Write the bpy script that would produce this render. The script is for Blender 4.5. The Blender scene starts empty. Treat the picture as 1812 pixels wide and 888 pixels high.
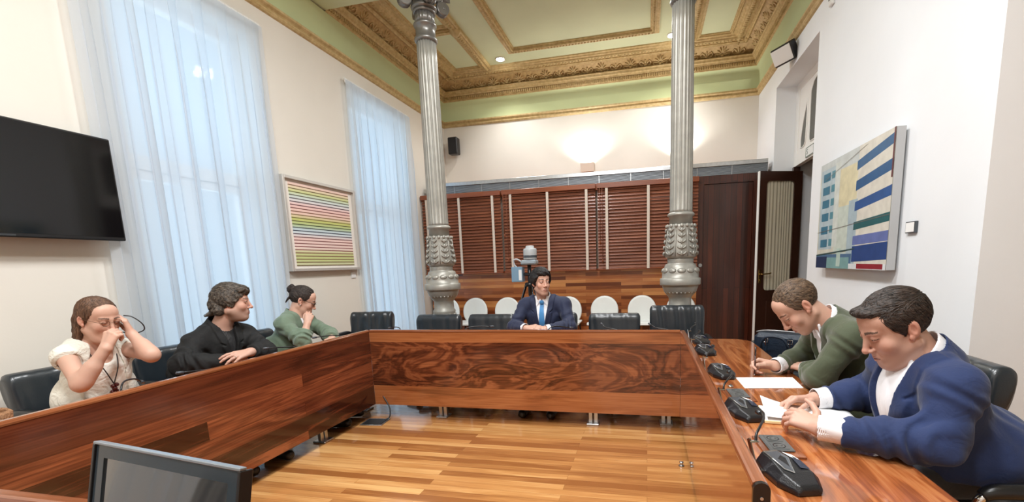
import bpy, math, random
import numpy as np
from mathutils import Vector, Matrix
random.seed(7)
PI = math.pi
SC = bpy.context.scene
COL = SC.collection
EYE = 1.31           # height of the photographer's eye above the floor

# ------------------------------------------------------------------ objects
def tag(o, label=None, cat=None, group=None, kind=None):
    if label: o['label'] = label
    if cat: o['category'] = cat
    if group: o['group'] = group
    if kind: o['kind'] = kind
    return o

def empty(name, loc=(0, 0, 0), rz=0.0):
    o = bpy.data.objects.new(name, None)
    o.empty_display_size = 0.1
    COL.objects.link(o)
    o.location = loc
    o.rotation_euler = (0, 0, rz)
    return o

def thing(name, label, cat, loc=(0, 0, 0), rz=0.0, group=None, kind=None):
    return tag(empty(name, loc, rz), label, cat, group, kind)

def dup(root, loc=None, rz=None, label=None, group=None):
    def rec(o, parent):
        c = o.copy()
        COL.objects.link(c)
        if parent is not None:
            c.parent = parent
        for ch in [x for x in KIDS.get(o.name, [])]:
            rec(bpy.data.objects[ch], c)
            KIDS.setdefault(c.name, []).append(LAST[0])
        LAST[0] = c.name
        return c
    r = rec(root, None)
    if loc is not None: r.location = loc
    if rz is not None: r.rotation_euler = (0, 0, rz)
    if label: r['label'] = label
    if group: r['group'] = group
    return r
KIDS, LAST = {}, [None]

def put(name, verts, faces, mats, parent=None, smooth=True, midx=None, loc=None, cols=None):
    me = bpy.data.meshes.new(name)
    me.from_pydata([tuple(v) for v in verts], [], [tuple(f) for f in faces])
    if not isinstance(mats, (list, tuple)): mats = [mats]
    for m in mats: me.materials.append(m)
    if midx is not None: me.polygons.foreach_set('material_index', list(midx))
    if smooth is True:
        me.polygons.foreach_set('use_smooth', [True] * len(me.polygons))
    elif isinstance(smooth, (list, tuple)):
        me.polygons.foreach_set('use_smooth', list(smooth))
    if cols is not None:
        ca = me.color_attributes.new('Col', 'FLOAT_COLOR', 'POINT')
        c4 = np.ones((len(verts), 4), np.float32); c4[:, :3] = cols
        ca.data.foreach_set('color', c4.ravel())
    me.update()
    o = bpy.data.objects.new(name, me)
    COL.objects.link(o)
    if parent is not None:
        o.parent = parent
        KIDS.setdefault(parent.name, []).append(o.name)
    if loc is not None: o.location = loc
    return o

def rot_to(d):
    """matrix whose z axis is d"""
    d = Vector(d).normalized()
    return d.to_track_quat('Z', 'Y').to_matrix()

class MB:
    """collects shapes into one mesh"""
    def __init__(s):
        s.v, s.f, s.m, s.sm = [], [], [], []
    def add(s, vs, fs, mi=0, smooth=False):
        b = len(s.v)
        s.v.extend([tuple(v) for v in vs])
        for f in fs:
            s.f.append(tuple(b + i for i in f)); s.m.append(mi); s.sm.append(smooth)
        return s
    def xf(s, M, start=0):
        s.v[start:] = [tuple(M @ Vector(v)) for v in s.v[start:]]
        return s
    def box(s, lo, hi, mi=0, bev=0.0, M=None):
        x0, y0, z0 = lo; x1, y1, z1 = hi
        if bev <= 0:
            vs = [(x0,y0,z0),(x1,y0,z0),(x1,y1,z0),(x0,y1,z0),(x0,y0,z1),(x1,y0,z1),(x1,y1,z1),(x0,y1,z1)]
            fs = [(0,3,2,1),(4,5,6,7),(0,1,5,4),(1,2,6,5),(2,3,7,6),(3,0,4,7)]
        else:
            b = min(bev, (x1-x0)*.49, (y1-y0)*.49, (z1-z0)*.49)
            vs, idx = [], {}
            X = ((x0, x0+b), (x1, x1-b)); Y = ((y0, y0+b), (y1, y1-b)); Z = ((z0, z0+b), (z1, z1-b))
            for i in (0,1):
                for j in (0,1):
                    for k in (0,1):
                        for a in range(3):
                            p = [X[i][1], Y[j][1], Z[k][1]]
                            p[a] = (X[i], Y[j], Z[k])[a][0]
                            idx[(i,j,k,a)] = len(vs); vs.append(tuple(p))
            g = lambda i,j,k,a: idx[(i,j,k,a)]
            fs = []
            for i in (0,1):
                q = [g(i,0,0,0), g(i,1,0,0), g(i,1,1,0), g(i,0,1,0)]; fs.append(q if i else q[::-1])
                q = [g(0,i,0,1), g(0,i,1,1), g(1,i,1,1), g(1,i,0,1)]; fs.append(q if i else q[::-1])
                q = [g(0,0,i,2), g(1,0,i,2), g(1,1,i,2), g(0,1,i,2)]; fs.append(q if i else q[::-1])
            for i in (0,1):
                for j in (0,1):
                    q = [g(i,j,0,0), g(i,j,0,1), g(i,j,1,1), g(i,j,1,0)]; fs.append(q if i != j else q[::-1])
                    q = [g(i,0,j,0), g(i,1,j,0), g(i,1,j,2), g(i,0,j,2)]; fs.append(q if i != j else q[::-1])
                    q = [g(0,i,j,1), g(1,i,j,1), g(1,i,j,2), g(0,i,j,2)]; fs.append(q if i == j else q[::-1])
                    for k in (0,1):
                        t = [g(i,j,k,0), g(i,j,k,1), g(i,j,k,2)]; fs.append(t if (i+j+k) % 2 else t[::-1])
        if M is not None: vs = [tuple(M @ Vector(v)) for v in vs]
        return s.add(vs, fs, mi)
    def obox(s, c, size, rz=0, mi=0, bev=0.0, R=None):
        M = Matrix.Translation(c) @ (R.to_4x4() if R is not None else Matrix.Rotation(rz, 4, 'Z'))
        h = [x/2 for x in size]
        return s.box((-h[0],-h[1],-h[2]), (h[0],h[1],h[2]), mi, bev, M)
    def lathe(s, prof, n=24, mi=0, M=None, cap=True, smooth=True, rfun=None):
        """prof: (r, z) from bottom to top"""
        vs, fs = [], []
        k = len(prof)
        for (r, z) in prof:
            for i in range(n):
                a = 2*PI*i/n
                rr = rfun(r, z, a) if rfun else r
                vs.append((rr*math.cos(a), rr*math.sin(a), z))
        for j in range(k-1):
            for i in range(n):
                i2 = (i+1) % n
                fs.append((j*n+i, j*n+i2, (j+1)*n+i2, (j+1)*n+i))
        if M is not None: vs = [tuple(M @ Vector(v)) for v in vs]
        s.add(vs, fs, mi, smooth)
        if cap:
            b = len(s.v) - len(vs)
            s.f.append(tuple(b+i for i in range(n))[::-1]); s.m.append(mi); s.sm.append(False)
            s.f.append(tuple(b+(k-1)*n+i for i in range(n))); s.m.append(mi); s.sm.append(False)
        return s
    def cyl(s, a, b, r, r2=None, n=16, mi=0, smooth=True):
        a, b = Vector(a), Vector(b)
        M = Matrix.Translation(a) @ rot_to(b-a).to_4x4()
        L = (b-a).length
        return s.lathe([(r, 0), (r if r2 is None else r2, L)], n, mi, M, True, smooth)
    def tube(s, pts, r, n=8, mi=0, closed=False, sub=0):
        pts = [Vector(p) for p in pts]
        if sub: pts = spline(pts, sub, closed)
        m = len(pts)
        rs = r if isinstance(r, (list, tuple)) else None
        vs, fs = [], []
        up = Vector((0, 0, 1)); prev = None
        for i, p in enumerate(pts):
            a = pts[i-1] if (i > 0 or closed) else p
            b = pts[(i+1) % m] if (i < m-1 or closed) else p
            t = (b-a)
            if t.length < 1e-9: t = Vector((0,0,1))
            t.normalize()
            if prev is None:
                u = t.orthogonal().normalized()
            else:
                u = prev - t*prev.dot(t)
                u = t.orthogonal().normalized() if u.length < 1e-6 else u.normalized()
            prev = u
            w = t.cross(u)
            if rs is not None:
                q = i/(m-1)*(len(rs)-1); k0 = min(int(q), len(rs)-2); rr = rs[k0]+(rs[k0+1]-rs[k0])*(q-k0)
            else: rr = r
            for j in range(n):
                an = 2*PI*j/n
                vs.append(tuple(p + (u*math.cos(an) + w*math.sin(an))*rr))
        for i in range(m if closed else m-1):
            for j in range(n):
                j2 = (j+1) % n; i2 = (i+1) % m
                fs.append((i*n+j, i*n+j2, i2*n+j2, i2*n+j))
        b = len(s.v)
        s.add(vs, fs, mi, True)
        if not closed:
            s.f.append(tuple(b+i for i in range(n))[::-1]); s.m.append(mi); s.sm.append(False)
            s.f.append(tuple(b+(m-1)*n+i for i in range(n))); s.m.append(mi); s.sm.append(False)
        return s
    def prism(s, poly, z0, z1, mi=0, M=None, smooth_side=False):
        """poly: list of (x, y), counter-clockwise"""
        n = len(poly)
        vs = [(x, y, z0) for x, y in poly] + [(x, y, z1) for x, y in poly]
        if M is not None: vs = [tuple(M @ Vector(v)) for v in vs]
        b = len(s.v)
        s.v.extend(vs)
        s.f.append(tuple(b+i for i in range(n))[::-1]); s.m.append(mi); s.sm.append(False)
        s.f.append(tuple(b+n+i for i in range(n))); s.m.append(mi); s.sm.append(False)
        for i in range(n):
            j = (i+1) % n
            s.f.append((b+i, b+j, b+n+j, b+n+i)); s.m.append(mi); s.sm.append(smooth_side)
        return s
    def sweep(s, prof, path, mi=0, closed=False, smooth=False):
        """sweep a profile (offset, z) along a plan path [(x, y)] with mitred corners; positive offset = to the left of the path"""
        m, k = len(path), len(prof)
        P = [Vector((p[0], p[1])) for p in path]
        vs, fs = [], []
        for i in range(m):
            d0 = (P[i]-P[i-1]).normalized() if (i > 0 or closed) else None
            d1 = (P[(i+1) % m]-P[i]).normalized() if (i < m-1 or closed) else None
            if d0 is None: d0 = d1
            if d1 is None: d1 = d0
            n0 = Vector((-d0.y, d0.x)); n1 = Vector((-d1.y, d1.x))
            nn = (n0+n1).normalized(); sc = 1/max(.2, nn.dot(n0))
            for (o, z) in prof:
                q = P[i] + nn*o*sc
                vs.append((q.x, q.y, z))
        for i in range(m if closed else m-1):
            i2 = (i+1) % m
            for j in range(k-1):
                fs.append((i*k+j, i2*k+j, i2*k+j+1, i*k+j+1))
        return s.add(vs, fs, mi, smooth)
    def ell(s, c, r, n=10, m=7, mi=0, R=None):
        vs, fs = [], []
        c = Vector(c)
        for j in range(m+1):
            th = PI*j/m
            for i in range(n):
                a = 2*PI*i/n
                v = Vector((r[0]*math.sin(th)*math.cos(a), r[1]*math.sin(th)*math.sin(a), -r[2]*math.cos(th)))
                if R is not None: v = R @ v
                vs.append(tuple(c+v))
        for j in range(m):
            for i in range(n):
                i2 = (i+1) % n
                fs.append((j*n+i, j*n+i2, (j+1)*n+i2, (j+1)*n+i))
        return s.add(vs, fs, mi, True)
    def build(s, name, mats, parent=None, loc=None, **k):
        return put(name, s.v, s.f, mats, parent, s.sm, s.m, loc, **k)

def spline(pts, sub=6, closed=False):
    pts = [Vector(p) for p in pts]
    n = len(pts); out = []
    for i in range(n if closed else n-1):
        p0 = pts[i-1] if (i > 0 or closed) else pts[i]
        p1 = pts[i]; p2 = pts[(i+1) % n]
        p3 = pts[(i+2) % n] if (i+2 < n or closed) else p2
        for k in range(sub):
            t = k/sub
            out.append(.5*((2*p1)+(-p0+p2)*t+(2*p0-5*p1+4*p2-p3)*t*t+(-p0+3*p1-3*p2+p3)*t**3))
    if not closed: out.append(pts[-1])
    return out

def subsurf(o, lv=2, bevel=None):
    if bevel:
        b = o.modifiers.new('bevel', 'BEVEL'); b.width = bevel; b.segments = 3; b.limit_method = 'ANGLE'
    if lv:
        s = o.modifiers.new('subd', 'SUBSURF'); s.levels = s.render_levels = lv
    return o

# ------------------------------------------------------------------ materials
def srgb(r, g, b):
    f = lambda c: (c/255/12.92) if c/255 <= .04045 else ((c/255+.055)/1.055)**2.4
    return (f(r), f(g), f(b), 1)

def newmat(name):
    m = bpy.data.materials.new(name); m.use_nodes = True
    nt = m.node_tree; nt.nodes.clear()
    out = nt.nodes.new('ShaderNodeOutputMaterial')
    p = nt.nodes.new('ShaderNodeBsdfPrincipled')
    nt.links.new(p.outputs[0], out.inputs[0])
    return m, nt, p

def N(nt, typ, **kw):
    n = nt.nodes.new(typ)
    for k, v in kw.items():
        if k.startswith('i_'):
            key = k[2:]
            key = int(key) if key.isdigit() else key.replace('_', ' ')
            n.inputs[key].default_value = v
        else: setattr(n, k, v)
    return n

def ramp(nt, stops, src, interp='LINEAR'):
    r = nt.nodes.new('ShaderNodeValToRGB'); cr = r.color_ramp; cr.interpolation = interp
    while len(cr.elements) > 1: cr.elements.remove(cr.elements[-1])
    cr.elements[0].position, cr.elements[0].color = stops[0]
    for p, c in stops[1:]:
        e = cr.elements.new(p); e.color = c
    nt.links.new(src, r.inputs[0])
    return r.outputs[0]

def coords(nt, scale=(1, 1, 1), rot=(0, 0, 0), loc=(0, 0, 0), kind='Object'):
    if kind == 'World':
        g = nt.nodes.new('ShaderNodeNewGeometry'); src = g.outputs['Position']
    else:
        t = nt.nodes.new('ShaderNodeTexCoord'); src = t.outputs[kind]
    mp = nt.nodes.new('ShaderNodeMapping'); mp.inputs['Scale'].default_value = scale
    mp.inputs['Rotation'].default_value = rot; mp.inputs['Location'].default_value = loc
    nt.links.new(src, mp.inputs[0])
    return mp.outputs[0]

def bump(nt, p, h, strength=.2, dist=.01):
    b = N(nt, 'ShaderNodeBump', i_Strength=strength, i_Distance=dist)
    nt.links.new(h, b.inputs['Height']); nt.links.new(b.outputs[0], p.inputs['Normal'])

def plain(name, col, rough=.5, metal=0.0, noise=0.0, nscale=8, bumpy=0.0, bscale=60, coat=0.0, spec=None, sheen=0.0):
    m, nt, p = newmat(name)
    p.inputs['Roughness'].default_value = rough; p.inputs['Metallic'].default_value = metal
    p.inputs['Coat Weight'].default_value = coat; p.inputs['Coat Roughness'].default_value = .08
    p.inputs['Sheen Weight'].default_value = sheen
    if spec is not None: p.inputs['Specular IOR Level'].default_value = spec
    if noise:
        n = N(nt, 'ShaderNodeTexNoise', i_Scale=nscale, i_Detail=5.0)
        nt.links.new(coords(nt), n.inputs[0])
        c = Vector(col[:3])
        nt.links.new(ramp(nt, [(.3, (*(c*(1-noise)), 1)), (.7, (*(c*(1+noise)), 1))], n.outputs[0]), p.inputs['Base Color'])
    else: p.inputs['Base Color'].default_value = col
    if bumpy:
        n2 = N(nt, 'ShaderNodeTexNoise', i_Scale=bscale, i_Detail=4.0)
        nt.links.new(coords(nt), n2.inputs[0]); bump(nt, p, n2.outputs[0], bumpy, .01)
    return m

def mixc(nt, a, b, fac, blend='MIX'):
    m = nt.nodes.new('ShaderNodeMix'); m.data_type = 'RGBA'; m.blend_type = blend
    for sock, v in ((m.inputs[6], a), (m.inputs[7], b), (m.inputs[0], fac)):
        if hasattr(v, 'links'): nt.links.new(v, sock)
        else: sock.default_value = v
    return m.outputs[2]

def wood(name, dark, mid, light, grain='X', rows=None, length=1.5, across='Z', figure=1.0, rough=.2, coat=.5, seed=0.0, contrast=.35, kind='World', swirl=1.5, joint=.0006, ns=(1.1, 9, 9), rings=30):
    """varnished timber: grain axis, boards of height `rows` laid across `across`, boards broken every `length`"""
    m, nt, p = newmat(name)
    ax = {'X': 0, 'Y': 1, 'Z': 2}
    g, a = ax[grain], ax[across]
    o = 3-g-a
    if kind == 'World':
        src = nt.nodes.new('ShaderNodeNewGeometry').outputs['Position']
    else: src = nt.nodes.new('ShaderNodeTexCoord').outputs['Object']
    sp = nt.nodes.new('ShaderNodeSeparateXYZ'); nt.links.new(src, sp.inputs[0])
    cb = nt.nodes.new('ShaderNodeCombineXYZ')
    nt.links.new(sp.outputs[g], cb.inputs[0]); nt.links.new(sp.outputs[a], cb.inputs[1]); nt.links.new(sp.outputs[o], cb.inputs[2])
    mp = nt.nodes.new('ShaderNodeMapping'); mp.inputs['Location'].default_value = (seed*3.1, seed*1.7, seed)
    nt.links.new(cb.outputs[0], mp.inputs[0]); base = mp.outputs[0]
    tone = None
    vec = base
    if rows:
        br = N(nt, 'ShaderNodeTexBrick', i_Scale=1.0, offset=.37, offset_frequency=2, squash=1.0)
        br.inputs['Color1'].default_value = (0, 0, 0, 1); br.inputs['Color2'].default_value = (1, 1, 1, 1)
        br.inputs['Mortar'].default_value = (.5, .5, .5, 1); br.inputs['Mortar Size'].default_value = joint
        br.inputs['Brick Width'].default_value = length; br.inputs['Row Height'].default_value = rows; br.inputs['Bias'].default_value = 0
        nt.links.new(base, br.inputs[0])
        tone = br.outputs['Color']
        sc = N(nt, 'ShaderNodeVectorMath', operation='SCALE', i_Scale=17.0); nt.links.new(tone, sc.inputs[0])
        ad = N(nt, 'ShaderNodeVectorMath', operation='ADD'); nt.links.new(base, ad.inputs[0]); nt.links.new(sc.outputs[0], ad.inputs[1])
        vec = ad.outputs[0]
    m1 = nt.nodes.new('ShaderNodeMapping'); m1.inputs['Scale'].default_value = ns; nt.links.new(vec, m1.inputs[0])
    n1 = N(nt, 'ShaderNodeTexNoise', i_Scale=1.0, i_Detail=4.0, i_Roughness=.55, i_Distortion=swirl); nt.links.new(m1.outputs[0], n1.inputs[0])
    # rings drawn from the slow noise: the wavy figure of the veneer
    k = N(nt, 'ShaderNodeMath', operation='MULTIPLY'); k.inputs[1].default_value = rings*figure; nt.links.new(n1.outputs[0], k.inputs[0])
    sn = N(nt, 'ShaderNodeMath', operation='SINE'); nt.links.new(k.outputs[0], sn.inputs[0])
    m2 = nt.nodes.new('ShaderNodeMapping'); m2.inputs['Scale'].default_value = (3, 130, 130); nt.links.new(vec, m2.inputs[0])
    n2 = N(nt, 'ShaderNodeTexNoise', i_Scale=1.0, i_Detail=3.0); nt.links.new(m2.outputs[0], n2.inputs[0])
    s1 = N(nt, 'ShaderNodeMath', operation='MULTIPLY_ADD'); s1.inputs[1].default_value = .16*figure; s1.inputs[2].default_value = -.05
    nt.links.new(sn.outputs[0], s1.inputs[0])
    s2 = N(nt, 'ShaderNodeMath', operation='MULTIPLY_ADD'); s2.inputs[1].default_value = .45; nt.links.new(n2.outputs[0], s2.inputs[0]); nt.links.new(s1.outputs[0], s2.inputs[2])
    s3 = N(nt, 'ShaderNodeMath', operation='MULTIPLY_ADD'); s3.inputs[1].default_value = .6; nt.links.new(n1.outputs[0], s3.inputs[0]); nt.links.new(s2.outputs[0], s3.inputs[2])
    val = s3.outputs[0]
    if tone is not None:
        s4 = N(nt, 'ShaderNodeMath', operation='MULTIPLY_ADD'); s4.inputs[1].default_value = contrast
        sub = N(nt, 'ShaderNodeMath', operation='SUBTRACT'); sub.inputs[1].default_value = .5; nt.links.new(tone, sub.inputs[0])
        nt.links.new(sub.outputs[0], s4.inputs[0]); nt.links.new(val, s4.inputs[2]); val = s4.outputs[0]
    col = ramp(nt, [(.22, dark), (.5, mid), (.8, light)], val)
    if rows:
        col = mixc(nt, col, tuple(x*.5 for x in dark[:3])+(1,), br.outputs['Fac'])
    nt.links.new(col, p.inputs['Base Color'])
    p.inputs['Roughness'].default_value = rough
    p.inputs['Coat Weight'].default_value = coat; p.inputs['Coat Roughness'].default_value = .06
    bump(nt, p, n2.outputs[0], .06, .002)
    return m
# ================================================================== materials of the room
XL, XR, YB, YN = -3.53, 1.66, 7.67, -2.6      # left wall, right wall, back wall, near wall
ZC = 4.46
BY0, BY1, BZ = 4.2, 4.68, 4.15                # ceiling beam
MAT = {}
def wallmat(name, c, n=.03):
    m, nt, p = newmat(name)
    a = N(nt, 'ShaderNodeTexNoise', i_Scale=1.3, i_Detail=6.0); nt.links.new(coords(nt, kind='World'), a.inputs[0])
    v = Vector(c[:3])
    nt.links.new(ramp(nt, [(.3, (*(v*(1-n)), 1)), (.7, (*(v*(1+n)), 1))], a.outputs[0]), p.inputs['Base Color'])
    p.inputs['Roughness'].default_value = .75
    b = N(nt, 'ShaderNodeTexNoise', i_Scale=45.0, i_Detail=5.0); nt.links.new(coords(nt, kind='World'), b.inputs[0])
    bump(nt, p, b.outputs[0], .12, .004)
    return m
MAT['wall'] = wallmat('wall_paint_cream', srgb(226, 221, 211))
MAT['wall_white'] = wallmat('wall_paint_white', srgb(238, 241, 244))
MAT['wall_grey'] = wallmat('wall_paint_stone', srgb(206, 206, 204))  # greyer paint: shade on the recess wall is put into the colour
MAT['green'] = wallmat('ceiling_pale_green', srgb(212, 220, 184), .05)
MAT['green2'] = wallmat('frieze_green', srgb(196, 206, 158), .05)
def goldmat(name, c1, c2):
    m, nt, p = newmat(name)
    a = N(nt, 'ShaderNodeTexNoise', i_Scale=22.0, i_Detail=6.0); nt.links.new(coords(nt, kind='World'), a.inputs[0])
    nt.links.new(ramp(nt, [(.3, c1), (.7, c2)], a.outputs[0]), p.inputs['Base Color'])
    p.inputs['Metallic'].default_value = .08; p.inputs['Roughness'].default_value = .55
    return m
MAT['gold'] = goldmat('old_gilding', srgb(180, 154, 102), srgb(210, 186, 136))
MAT['gold_dark'] = goldmat('dark_gilding', srgb(170, 140, 88), srgb(200, 172, 118))
MAT['floor'] = wood('floor_parquet', srgb(146, 92, 48), srgb(190, 134, 78), srgb(220, 172, 112), 'X', .062, 1.3, 'Y', figure=.35, rough=.16, coat=.6, contrast=.5, swirl=.4)
MAT['walnut_burl'] = wood('table_burl_veneer', srgb(54, 25, 15), srgb(112, 60, 36), srgb(166, 102, 64), 'X', None, 1.9, 'Z', figure=.85, rough=.16, coat=.6, seed=2.6, swirl=1.7, ns=(1.3, 3.4, 3.4), rings=48)
MAT['walnut_strip'] = wood('table_straight_veneer', srgb(108, 60, 34), srgb(156, 94, 55), srgb(194, 130, 84), 'X', None, 2, 'Z', figure=.5, rough=.14, coat=.7, seed=1.3, swirl=.6)
MAT['walnut_y'] = wood('table_boards', srgb(50, 23, 15), srgb(102, 52, 33), srgb(152, 86, 54), 'Y', .108, 1.9, 'Z', figure=.7, rough=.14, coat=.7, seed=.4, contrast=.55, swirl=1.1)
MAT['walnut_y2'] = wood('table_dark_board', srgb(50, 23, 15), srgb(84, 41, 26), srgb(118, 62, 39), 'Y', None, 2, 'Z', figure=.5, rough=.14, coat=.7, seed=5.2, swirl=.8)
MAT['top_y'] = wood('table_top_veneer', srgb(122, 64, 32), srgb(168, 96, 52), srgb(198, 132, 82), 'Y', None, 2, 'X', figure=.8, rough=.1, coat=.8, seed=3.3, swirl=1.2)
MAT['rail_y'] = wood('table_rail_y', srgb(98, 52, 30), srgb(138, 80, 49), srgb(172, 112, 74), 'Y', None, 2, 'X', figure=.3, rough=.15, coat=.7, seed=1.9, swirl=.3)
MAT['rail_x'] = wood('table_rail_x', srgb(98, 52, 30), srgb(138, 80, 49), srgb(172, 112, 74), 'X', None, 2, 'Y', figure=.3, rough=.15, coat=.7, seed=4.9, swirl=.3)
MAT['booth'] = wood('booth_cladding', srgb(108, 56, 30), srgb(168, 98, 54), srgb(210, 146, 88), 'X', .052, .85, 'Z', figure=.25, rough=.28, coat=.35, seed=7.7, contrast=.75, swirl=.5)
MAT['booth_door'] = wood('booth_door_boards', srgb(48, 20, 11), srgb(78, 33, 18), srgb(106, 50, 28), 'Z', .075, 4.0, 'X', figure=.3, rough=.35, coat=.2, seed=4.4, contrast=.3, swirl=.4, joint=.003)
MAT['header'] = wood('booth_header_timber', srgb(104, 50, 26), srgb(142, 74, 40), srgb(168, 98, 58), 'X', None, 2, 'Z', figure=.3, rough=.3, coat=.3, seed=8.1, swirl=.4)
MAT['blind'] = wood('blind_slats', srgb(100, 54, 36), srgb(138, 80, 54), srgb(170, 108, 78), 'X', None, 2, 'Z', figure=.3, rough=.5, coat=.05, seed=6.5, swirl=.5)
MAT['door_dark'] = plain('door_dark_wood', srgb(58, 32, 22), .35, noise=.2, nscale=4, coat=.2)
MAT['white_lacquer'] = plain('white_lacquer', srgb(240, 238, 234), .35)
MAT['steel'] = plain('brushed_steel', srgb(196, 198, 200), .32, 1.0, noise=.08, nscale=30)
MAT['steel_dark'] = plain('dark_steel', srgb(96, 100, 104), .35, 1.0)
MAT['chrome'] = plain('chrome', srgb(225, 225, 228), .12, 1.0)
MAT['black_plastic'] = plain('black_plastic', srgb(26, 26, 28), .3)
MAT['black_gloss'] = plain('black_gloss', srgb(14, 14, 16), .07)
MAT['silver'] = plain('silver_paint', srgb(160, 158, 150), .42, .35, noise=.1, nscale=12, bumpy=.08, bscale=50)
MAT['silver_dark'] = plain('silver_paint_dulled', srgb(128, 126, 122), .36, .6, noise=.1, nscale=12, bumpy=.06, bscale=50)  # darker silver for the upper collar and capital
MAT['paper'] = plain('white_paper', srgb(248, 248, 246), .7)
MAT['white_plastic'] = plain('white_plastic', srgb(232, 233, 232), .4)
MAT['grey_plastic'] = plain('grey_plastic', srgb(168, 170, 170), .45)
MAT['dark_void'] = plain('dark_glass', srgb(66, 66, 54), .12)

def thin_glass(name, refl=.10):
    m = bpy.data.materials.new(name); m.use_nodes = True
    nt = m.node_tree; nt.nodes.clear(); out = nt.nodes.new('ShaderNodeOutputMaterial')
    tr = N(nt, 'ShaderNodeBsdfTransparent'); gl = N(nt, 'ShaderNodeBsdfGlossy'); gl.inputs['Roughness'].default_value = .01
    mx = nt.nodes.new('ShaderNodeMixShader'); mx.inputs[0].default_value = refl
    nt.links.new(tr.outputs[0], mx.inputs[1]); nt.links.new(gl.outputs[0], mx.inputs[2]); nt.links.new(mx.outputs[0], out.inputs[0])
    return m
MAT['thin_glass'] = thin_glass('thin_glass', .045)
def structure(o): o['kind'] = 'structure'; return o

# ------------------------------------------------------------------ floor and walls
b = MB(); b.box((XL-.35, YN-.2, -.2), (XR+3.0, YB+.3, 0)); structure(b.build('floor', MAT['floor']))

def wall_with_holes(along, x0, x1, lo, hi, zt, holes, mat, name):
    """wall slab between x0 and x1 (thickness) running along Y from lo to hi with rectangular holes (a, b, z0, z1)"""
    m = MB()
    ys = sorted({lo, hi} | {h[0] for h in holes} | {h[1] for h in holes})
    for a, c in zip(ys[:-1], ys[1:]):
        hs = [h for h in holes if h[0] <= a and h[1] >= c]
        if not hs: m.box((x0, a, 0), (x1, c, zt))
        else:
            h = hs[0]
            if h[2] > 0: m.box((x0, a, 0), (x1, c, h[2]))
            if h[3] < zt: m.box((x0, a, h[3]), (x1, c, zt))
    return structure(m.build(name, mat))
WIN = [(2.52, 3.66, .06, 3.44), (5.02, 6.30, .06, 3.44)]
wall_with_holes('Y', XL-.35, XL, YN, YB+.3, ZC+.2, WIN, MAT['wall'], 'wall_left')
OPEN = (5.2, 6.7, 0, 3.49)
RX = XR+.5
wall_with_holes('Y', XR, RX, 2.70, YB+.3, ZC+.2, [OPEN], MAT['wall_white'], 'wall_right')
b = MB(); b.box((XL-.35, YB, 0), (RX, YB+.3, ZC+.2)); structure(b.build('wall_back', MAT['wall']))
b = MB(); b.box((XR+.001, 2.701, 0), (XR+3.0, 3.0, ZC+.2)); b.box((XR+2.8, YN, 0), (XR+3.0, 2.701, ZC+.2))
structure(b.build('wall_recess', MAT['wall_grey']))
b = MB(); b.box((XL-.35, YN-.2, 0), (XR+3.0, YN, ZC+.2)); structure(b.build('wall_near', MAT['wall']))
# the corridor beyond the doorway
b = MB(); b.box((RX+1.2, 4.6, 0), (RX+1.3, 7.3, 3.6)); b.box((RX, 4.5, 0), (RX+1.3, 4.6, 3.6)); b.box((RX, 7.3, 0), (RX+1.3, 7.4, 3.6)); b.box((RX, 4.5, 3.6), (RX+1.3, 7.4, 3.7))
structure(b.build('wall_corridor', MAT['wall_grey']))

# windows behind the curtains
for i, (a, c, z0, z1) in enumerate(WIN):
    w = structure(empty('window_%d' % (i+1), (XL-.22, (a+c)/2, z0)))
    hw, hh = (c-a)/2, z1-z0
    f = MB()
    f.box((-.04, -hw, 0), (.04, -hw+.07, hh)); f.box((-.04, hw-.07, 0), (.04, hw, hh))
    f.box((-.04, -hw+.07, 0), (.04, hw-.07, .09)); f.box((-.04, -hw+.07, hh-.08), (.04, hw-.07, hh))
    f.box((-.05, -hw+.07, 2.05), (.05, hw-.07, 2.15))
    f.build('window_frame', MAT['white_lacquer'], w)
    for s in (-1, 1):
        q = MB(); c0, c1 = (.005, hw-.075) if s > 0 else (-hw+.075, -.005)
        q.box((-.03, c0, .095), (.03, c0+.06, 2.045)); q.box((-.03, c1-.06, .095), (.03, c1, 2.045))
        q.box((-.03, c0+.06, .095), (.03, c1-.06, .2)); q.box((-.03, c0+.06, 1.98), (.03, c1-.06, 2.045))
        q.build('casement', MAT['white_lacquer'], w)
    g = MB(); g.box((-.004, -hw+.07, .1), (.004, hw-.07, hh-.08))
    g.build('glass', MAT['thin_glass'], w)

# ------------------------------------------------------------------ ceiling
CX = (XL+XR)/2
ce = MB(); ce.box((XL-.3, YN, ZC), (XR+3.0, YB+.3, ZC+.2))
ceiling = structure(ce.build('ceiling', MAT['green']))
b = MB(); b.box((XL, BY0, BZ), (XR, BY1, ZC+.05)); b.build('ceiling_beam', MAT['green'], ceiling)
paths = [[(XR, BY1), (XR, YB), (XL, YB), (XL, BY1)], [(XL, BY0), (XL, YN)], [(XR, 2.7), (XR, BY0)]]
pt = [(0, 3.735), (.022, 3.742), (.036, 3.758), (.036, 3.768), (.02, 3.776), (.03, 3.79), (.052, 3.806), (.052, 3.826), (.012, 3.834)]
trim_path = [(XR, 2.7), (XR, YB), (XL, YB), (XL, YN)]
t = MB(); t.sweep(pt, trim_path); t.build('picture_moulding', MAT['gold'], ceiling)
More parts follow.
